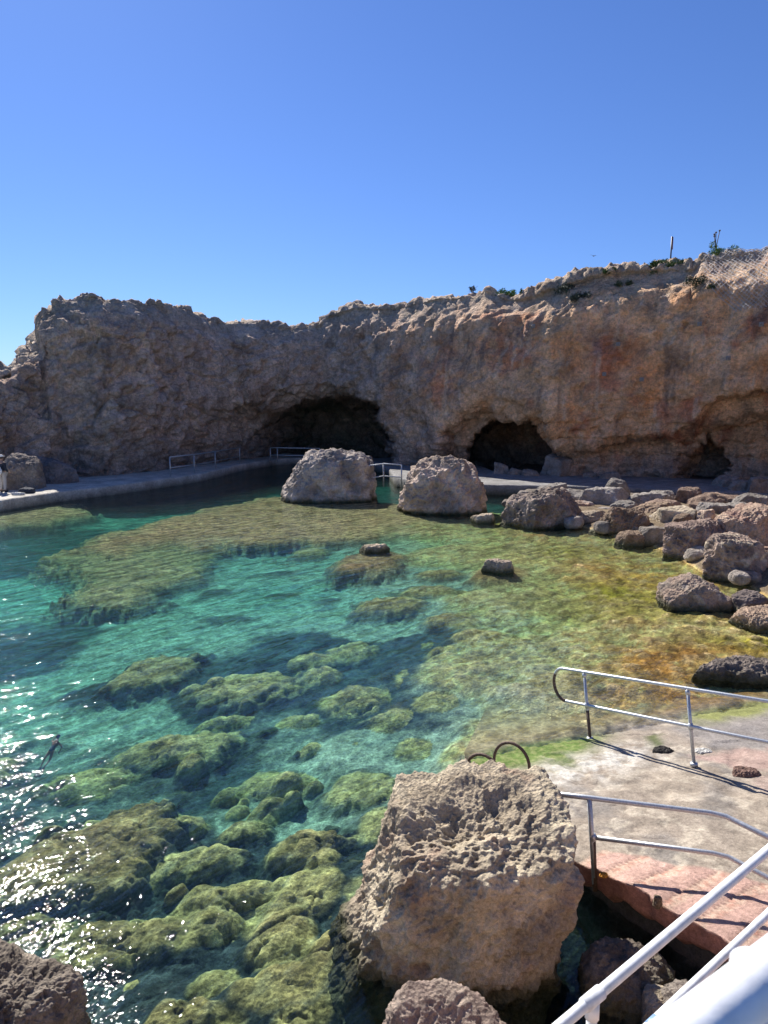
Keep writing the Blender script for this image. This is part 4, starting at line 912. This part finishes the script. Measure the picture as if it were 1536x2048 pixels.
# a gull
b0=Vector(aty(1187,512,60)); e=empty('bird',b0); tag(e,'tiny dark bird gliding in the sky above the cliff','bird')
blk=simple_mat('feathers',(.08,.08,.09),rough=.8); ball('body',(0,0,0),.28,.1,.09,blk,e,10)
for s in (1,-1):
    me=mkmesh('wing',[(-.10,0,.03),(.12,0,.03),(.10,s*.45,.16),(-.06,s*.45,.16),(-.02,s*.85,.05),(-.08,s*.85,.05),(-.10,0,.0),(.12,0,.0),(.10,s*.45,.13),(-.06,s*.45,.13)],[(0,1,2,3),(3,2,4,5),(6,9,8,7),(0,3,9,6),(1,7,8,2)],blk,smooth=False); link('wing',me,e)
e.rotation_euler=(.2,0,.8); e.scale=(.42,.42,.42)
# ------------------------------------------------------------------ people
def skinmesh(name,verts,edges,rad,mat,parent,sub=2,root=0):
    me=bpy.data.meshes.new(name); me.from_pydata(verts,edges,[]); o=bpy.data.objects.new(name,me); COL.objects.link(o)
    sm=o.modifiers.new('s','SKIN'); 
    for i,r_ in enumerate(rad):
        me.skin_vertices[0].data[i].radius=(r_,r_) if not hasattr(r_,'__len__') else r_
        me.skin_vertices[0].data[i].use_root=(i==root)
    sb_=o.modifiers.new('d','SUBSURF'); sb_.levels=sub; sb_.render_levels=sub
    dg=bpy.context.evaluated_depsgraph_get(); m2=bpy.data.meshes.new_from_object(o.evaluated_get(dg)); bpy.data.objects.remove(o)
    m2.name=name; m2.materials.clear(); m2.materials.append(mat)
    for p_ in m2.polygons: p_.use_smooth=True
    return link(name,m2,parent)
skinm=simple_mat('skin',(.42,.25,.17),rough=.6,var=.05); hair=simple_mat('dark_hair',(.03,.022,.018),rough=.8); navy=simple_mat('navy_cloth',(.025,.03,.045),rough=.9); cream=simple_mat('cream_cloth',(.50,.46,.42),rough=.9); whitec=simple_mat('white_cloth',(.75,.74,.72),rough=.85); shoe=simple_mat('shoe_rubber',(.05,.05,.05),rough=.8)
def hand(mat,parent,w0,dirv,side_):
    """palm with five fingers as short chains"""
    d=Vector(dirv).normalized(); s=Vector(side_).normalized(); k=d.cross(s)
    V=[w0,w0+d*.045,w0+d*.085];E=[(0,1),(1,2)];R_=[.024,.032,.034]
    for i,(o_,l) in enumerate(((-.03,.055),(-.01,.072),(.01,.068),(.03,.052))):
        a_=w0+d*.09+s*o_; b_=a_+d*l*.55+k*.006; c_=a_+d*l*.95+k*.022; n0=len(V); V+=[a_,b_,c_]; E+=[(2,n0),(n0,n0+1),(n0+1,n0+2)]; R_+=[.010,.009,.008]
    a_=w0+d*.03+s*-.034; n0=len(V); V+=[a_,a_+d*.03-s*.022,a_+d*.055-s*.03]; E+=[(1,n0),(n0,n0+1),(n0+1,n0+2)]; R_+=[.012,.010,.009]
    return V,E,R_
def human(root,hat=True):
    # standing, seen from behind, weight on both feet, elbows bent
    V=[(0,0,.93),(0,.0,1.08),(0,.01,1.28),(0,.0,1.44),(0,-.01,1.52),(0,-.02,1.60),(0,-.02,1.70), # spine,neck,head
       (.10,0,.88),(.12,.0,.50),(.13,.02,.10),(.14,-.10,.04),(-.10,0,.88),(-.11,-.02,.50),(-.12,.01,.10),(-.13,-.10,.04),
       (.18,0,1.40),(.25,.03,1.14),(.22,-.16,.98),(-.18,0,1.40),(-.25,.03,1.14),(-.22,-.16,.98)]
    E=[(0,1),(1,2),(2,3),(3,4),(4,5),(5,6),(0,7),(7,8),(8,9),(9,10),(0,11),(11,12),(12,13),(13,14),(3,15),(15,16),(16,17),(3,18),(18,19),(19,20)]
    R_=[(.15,.11),(.13,.10),(.16,.11),(.13,.09),(.055,.055),(.075,.088),(.085,.095),(.09,.09),(.06,.06),(.04,.045),(.035,.03),(.09,.09),(.06,.06),(.04,.045),(.035,.03),(.06,.06),(.042,.042),(.03,.03),(.06,.06),(.042,.042),(.03,.03)]
    for w0,s in ((17,1),(20,-1)):
        hv,he,hr=hand(None,None,Vector(V[w0]),(0,-.8,-.3),(s,0,0)); n0=len(V)
        V+=[tuple(v) for v in hv]; E+=[(a+n0,b+n0) for a,b in he]+[(w0,n0)]; R_+=hr
    R_=[r if hasattr(r,'__len__') else (r,r) for r in R_]
    body=skinmesh('body',V,E,R_,skinm,root)
    ball('nose',(0,-.125,1.655),.014,.02,.022,skinm,body,8)
    for s in (1,-1): ball('ear',(s*.085,-.02,1.66),.012,.02,.03,skinm,body,8); ball('eye',(s*.03,-.108,1.685),.011,.008,.009,whitec,body,8)
    ball('hair',(0,.0,1.70),.097,.105,.10,hair,root)
    J=[0,1,2,3,15,16,17,18,19,20]; mp={j:i for i,j in enumerate(J)}
    je=[(a,b) for a,b in E if a in mp and b in mp]
    skinmesh('jacket',[V[j] for j in J],[(mp[a],mp[b]) for a,b in je],[tuple(c+.018 for c in R_[j]) for j in J],navy,root)
    J=[0,7,8,9,11,12,13]; mp={j:i for i,j in enumerate(J)}; je=[(a,b) for a,b in E if a in mp and b in mp]
    skinmesh('trousers',[V[j] for j in J],[(mp[a],mp[b]) for a,b in je],[tuple(c+.024 for c in R_[j]) for j in J],cream,root)
    for s in (1,-1): ball('shoe',(s*.135,-.05,.045),.055,.135,.05,shoe,root,12)
    ball('cap',(0,-.0,1.745),.105,.115,.075,whitec,root); ball('cap_brim',(0,-.13,1.735),.07,.08,.012,whitec,root,10)
PP=atz(7,984,.5); e=empty('person',tuple(PP)); tag(e,'person in a white cap, dark jacket and cream trousers standing at the left edge','person'); human(e); e.rotation_euler=(0,0,math.radians(160))
b=boulder('shoulder_bag',(PP[0]-.12,PP[1]-.26,.5+1.08),(.24,.12,.22),5,colA=(.72,.68,.60),sub=5,blocky=.8,pit=0,rough=.2,wet=False,label='pale shoulder bag hanging at the back of the person at the left edge',cat='bag'); b.data.materials[0]=whitec
q_=atz(55,986,.5); b=boulder('backpack',(q_[0],q_[1],.62),(.36,.22,.14),6,colA=(.03,.03,.035),sub=5,pit=0,rough=.4,wet=False,label='dark bag lying on the sunlit platform corner',cat='bag'); b.data.materials[0]=navy
q_=atz(36,990,.5); b=boulder('towel',(q_[0],q_[1],.56),(.3,.16,.07),8,colA=(.75,.72,.65),sub=5,pit=0,rough=.6,wet=False,label='crumpled pale towel beside the dark bag on the platform',cat='towel')
# the snorkeller floating face down
S0=atz(116,1468,0); e=empty('person',tuple(S0)); tag(e,'snorkeller low in the turquoise water with only the dark crown of the head dry','person')
V=[(0,.0,-.22),(0,.28,-.16),(0,.52,-.10),(0,.66,-.06),(0,.80,-.01),(.10,-.08,-.24),(.14,-.45,-.38),(.12,-.85,-.34),(.12,-1.0,-.36),(-.10,-.08,-.24),(-.16,-.42,-.30),(-.16,-.80,-.42),(-.16,-.96,-.46),(.19,.50,-.14),(.42,.36,-.26),(.40,.14,-.34),(-.19,.50,-.14),(-.40,.66,-.24),(-.36,.90,-.24)]
E=[(0,1),(1,2),(2,3),(3,4),(0,5),(5,6),(6,7),(7,8),(0,9),(9,10),(10,11),(11,12),(2,13),(13,14),(14,15),(2,16),(16,17),(17,18)]
R_=[.13,.13,.14,.055,.09,.09,.06,.04,.03,.09,.06,.04,.03,.055,.04,.028,.055,.04,.028]
for w0,dv in ((15,(0,-1,-.2)),(18,(.2,1,0))):
    hv,he,hr=hand(None,None,Vector(V[w0]),dv,(1,0,0)); n0=len(V); V+=[tuple(v) for v in hv]; E+=[(a_+n0,b_+n0) for a_,b_ in he]+[(w0,n0)]; R_+=hr
skinmesh('body',V,E,R_,skinm,e); ball('hair',(0,.81,.03),.105,.12,.10,hair,e)
J=[0,1,2,5,9,13,16]; skinmesh('wetsuit',[V[j] for j in J],[(0,1),(1,2),(0,3),(0,4),(2,5),(2,6)],[R_[j]+.012 for j in J],simple_mat('faded_swimwear',(.10,.16,.20),rough=.8),e)
for s,y0,z0 in ((.12,-1.0,-.36),(-.16,-.96,-.46)):
    me=mkmesh('swim_fin',[(s-.05,y0+.05,z0+.02),(s+.05,y0+.05,z0+.02),(s+.11,y0-.5,z0-.08),(s-.11,y0-.5,z0-.08),(s-.05,y0+.05,z0-.02),(s+.05,y0+.05,z0-.02),(s+.11,y0-.5,z0-.10),(s-.11,y0-.5,z0-.10)],[(0,1,2,3),(7,6,5,4),(0,4,5,1),(1,5,6,2),(2,6,7,3),(3,7,4,0)],shoe,smooth=False); link('swim_fin',me,e)
e.scale=(.26,.26,.26); e.rotation_euler=(math.radians(26),0,math.radians(-14))
e.location=(S0[0]+.20*.62*0-.0,S0[1]-.0,-.0)
hd=Matrix.Rotation(math.radians(-14),3,'Z')@Matrix.Rotation(math.radians(26),3,'X')@Vector((0,.81,.03))*.26
e.location=(S0[0]-hd.x,S0[1]-hd.y,-.035-hd.z)
print('objs',time.time()-T0)
SUN_E=4.5;SKY_S=.085;SKY_DUST=.15;SKY_OZ=1.0;EXPO=.93;SKY_T=(.32,.46,.78)
# ------------------------------------------------------------------ light, sky, camera
AZ=math.radians(-27); EL=math.radians(41)
sv=Vector((math.sin(AZ)*math.cos(EL),math.cos(AZ)*math.cos(EL),math.sin(EL)))
sun=bpy.data.lights.new('sun','SUN'); sun.energy=SUN_E; sun.angle=math.radians(.53); sun.color=(1.0,.955,.88)
so=bpy.data.objects.new('sun',sun); COL.objects.link(so); so.rotation_euler=(-sv).to_track_quat('-Z','Y').to_euler()
w=bpy.data.worlds.new("World"); C.world=w; w.use_nodes=True; nt=w.node_tree; nt.nodes.clear()
sk=nt.nodes.new('ShaderNodeTexSky'); sk.sky_type='NISHITA'; sk.sun_disc=False; sk.sun_elevation=EL; sk.sun_rotation=AZ
sk.air_density=1.0; sk.dust_density=SKY_DUST; sk.ozone_density=SKY_OZ; sk.altitude=0
bg=nt.nodes.new('ShaderNodeBackground'); bg.inputs[1].default_value=SKY_S
ow=nt.nodes.new('ShaderNodeOutputWorld'); mt=nt.nodes.new('ShaderNodeMix'); mt.data_type='RGBA'; mt.blend_type='MULTIPLY'; mt.inputs[0].default_value=1; mt.inputs[7].default_value=(*SKY_T,1)
nt.links.new(sk.outputs[0],mt.inputs[6]); nt.links.new(mt.outputs[2],bg.inputs[0]); nt.links.new(bg.outputs[0],ow.inputs[0])
cam=bpy.data.cameras.new('camera'); co=bpy.data.objects.new('camera',cam); COL.objects.link(co); C.camera=co
co.location=(0,0,CZ); co.rotation_euler=(math.pi/2-PITCH,0,0)
cam.sensor_fit='VERTICAL'; cam.sensor_height=36; cam.sensor_width=27; cam.lens=36*F/2048; cam.clip_end=6000; cam.clip_start=.05
cam.dof.use_dof=True; cam.dof.focus_distance=14; cam.dof.aperture_fstop=9
vs=C.view_settings; vs.view_transform='Standard'; vs.look='None'; vs.exposure=EXPO; vs.gamma=1; vs.use_curve_mapping=False
C.cycles.use_denoising=True
C.cycles.transparent_max_bounces=16; C.cycles.max_bounces=8; C.cycles.diffuse_bounces=3; C.cycles.glossy_bounces=3; C.cycles.volume_bounces=0
C.cycles.sample_clamp_indirect=6
C.render.use_persistent_data=False
print('done',time.time()-T0)
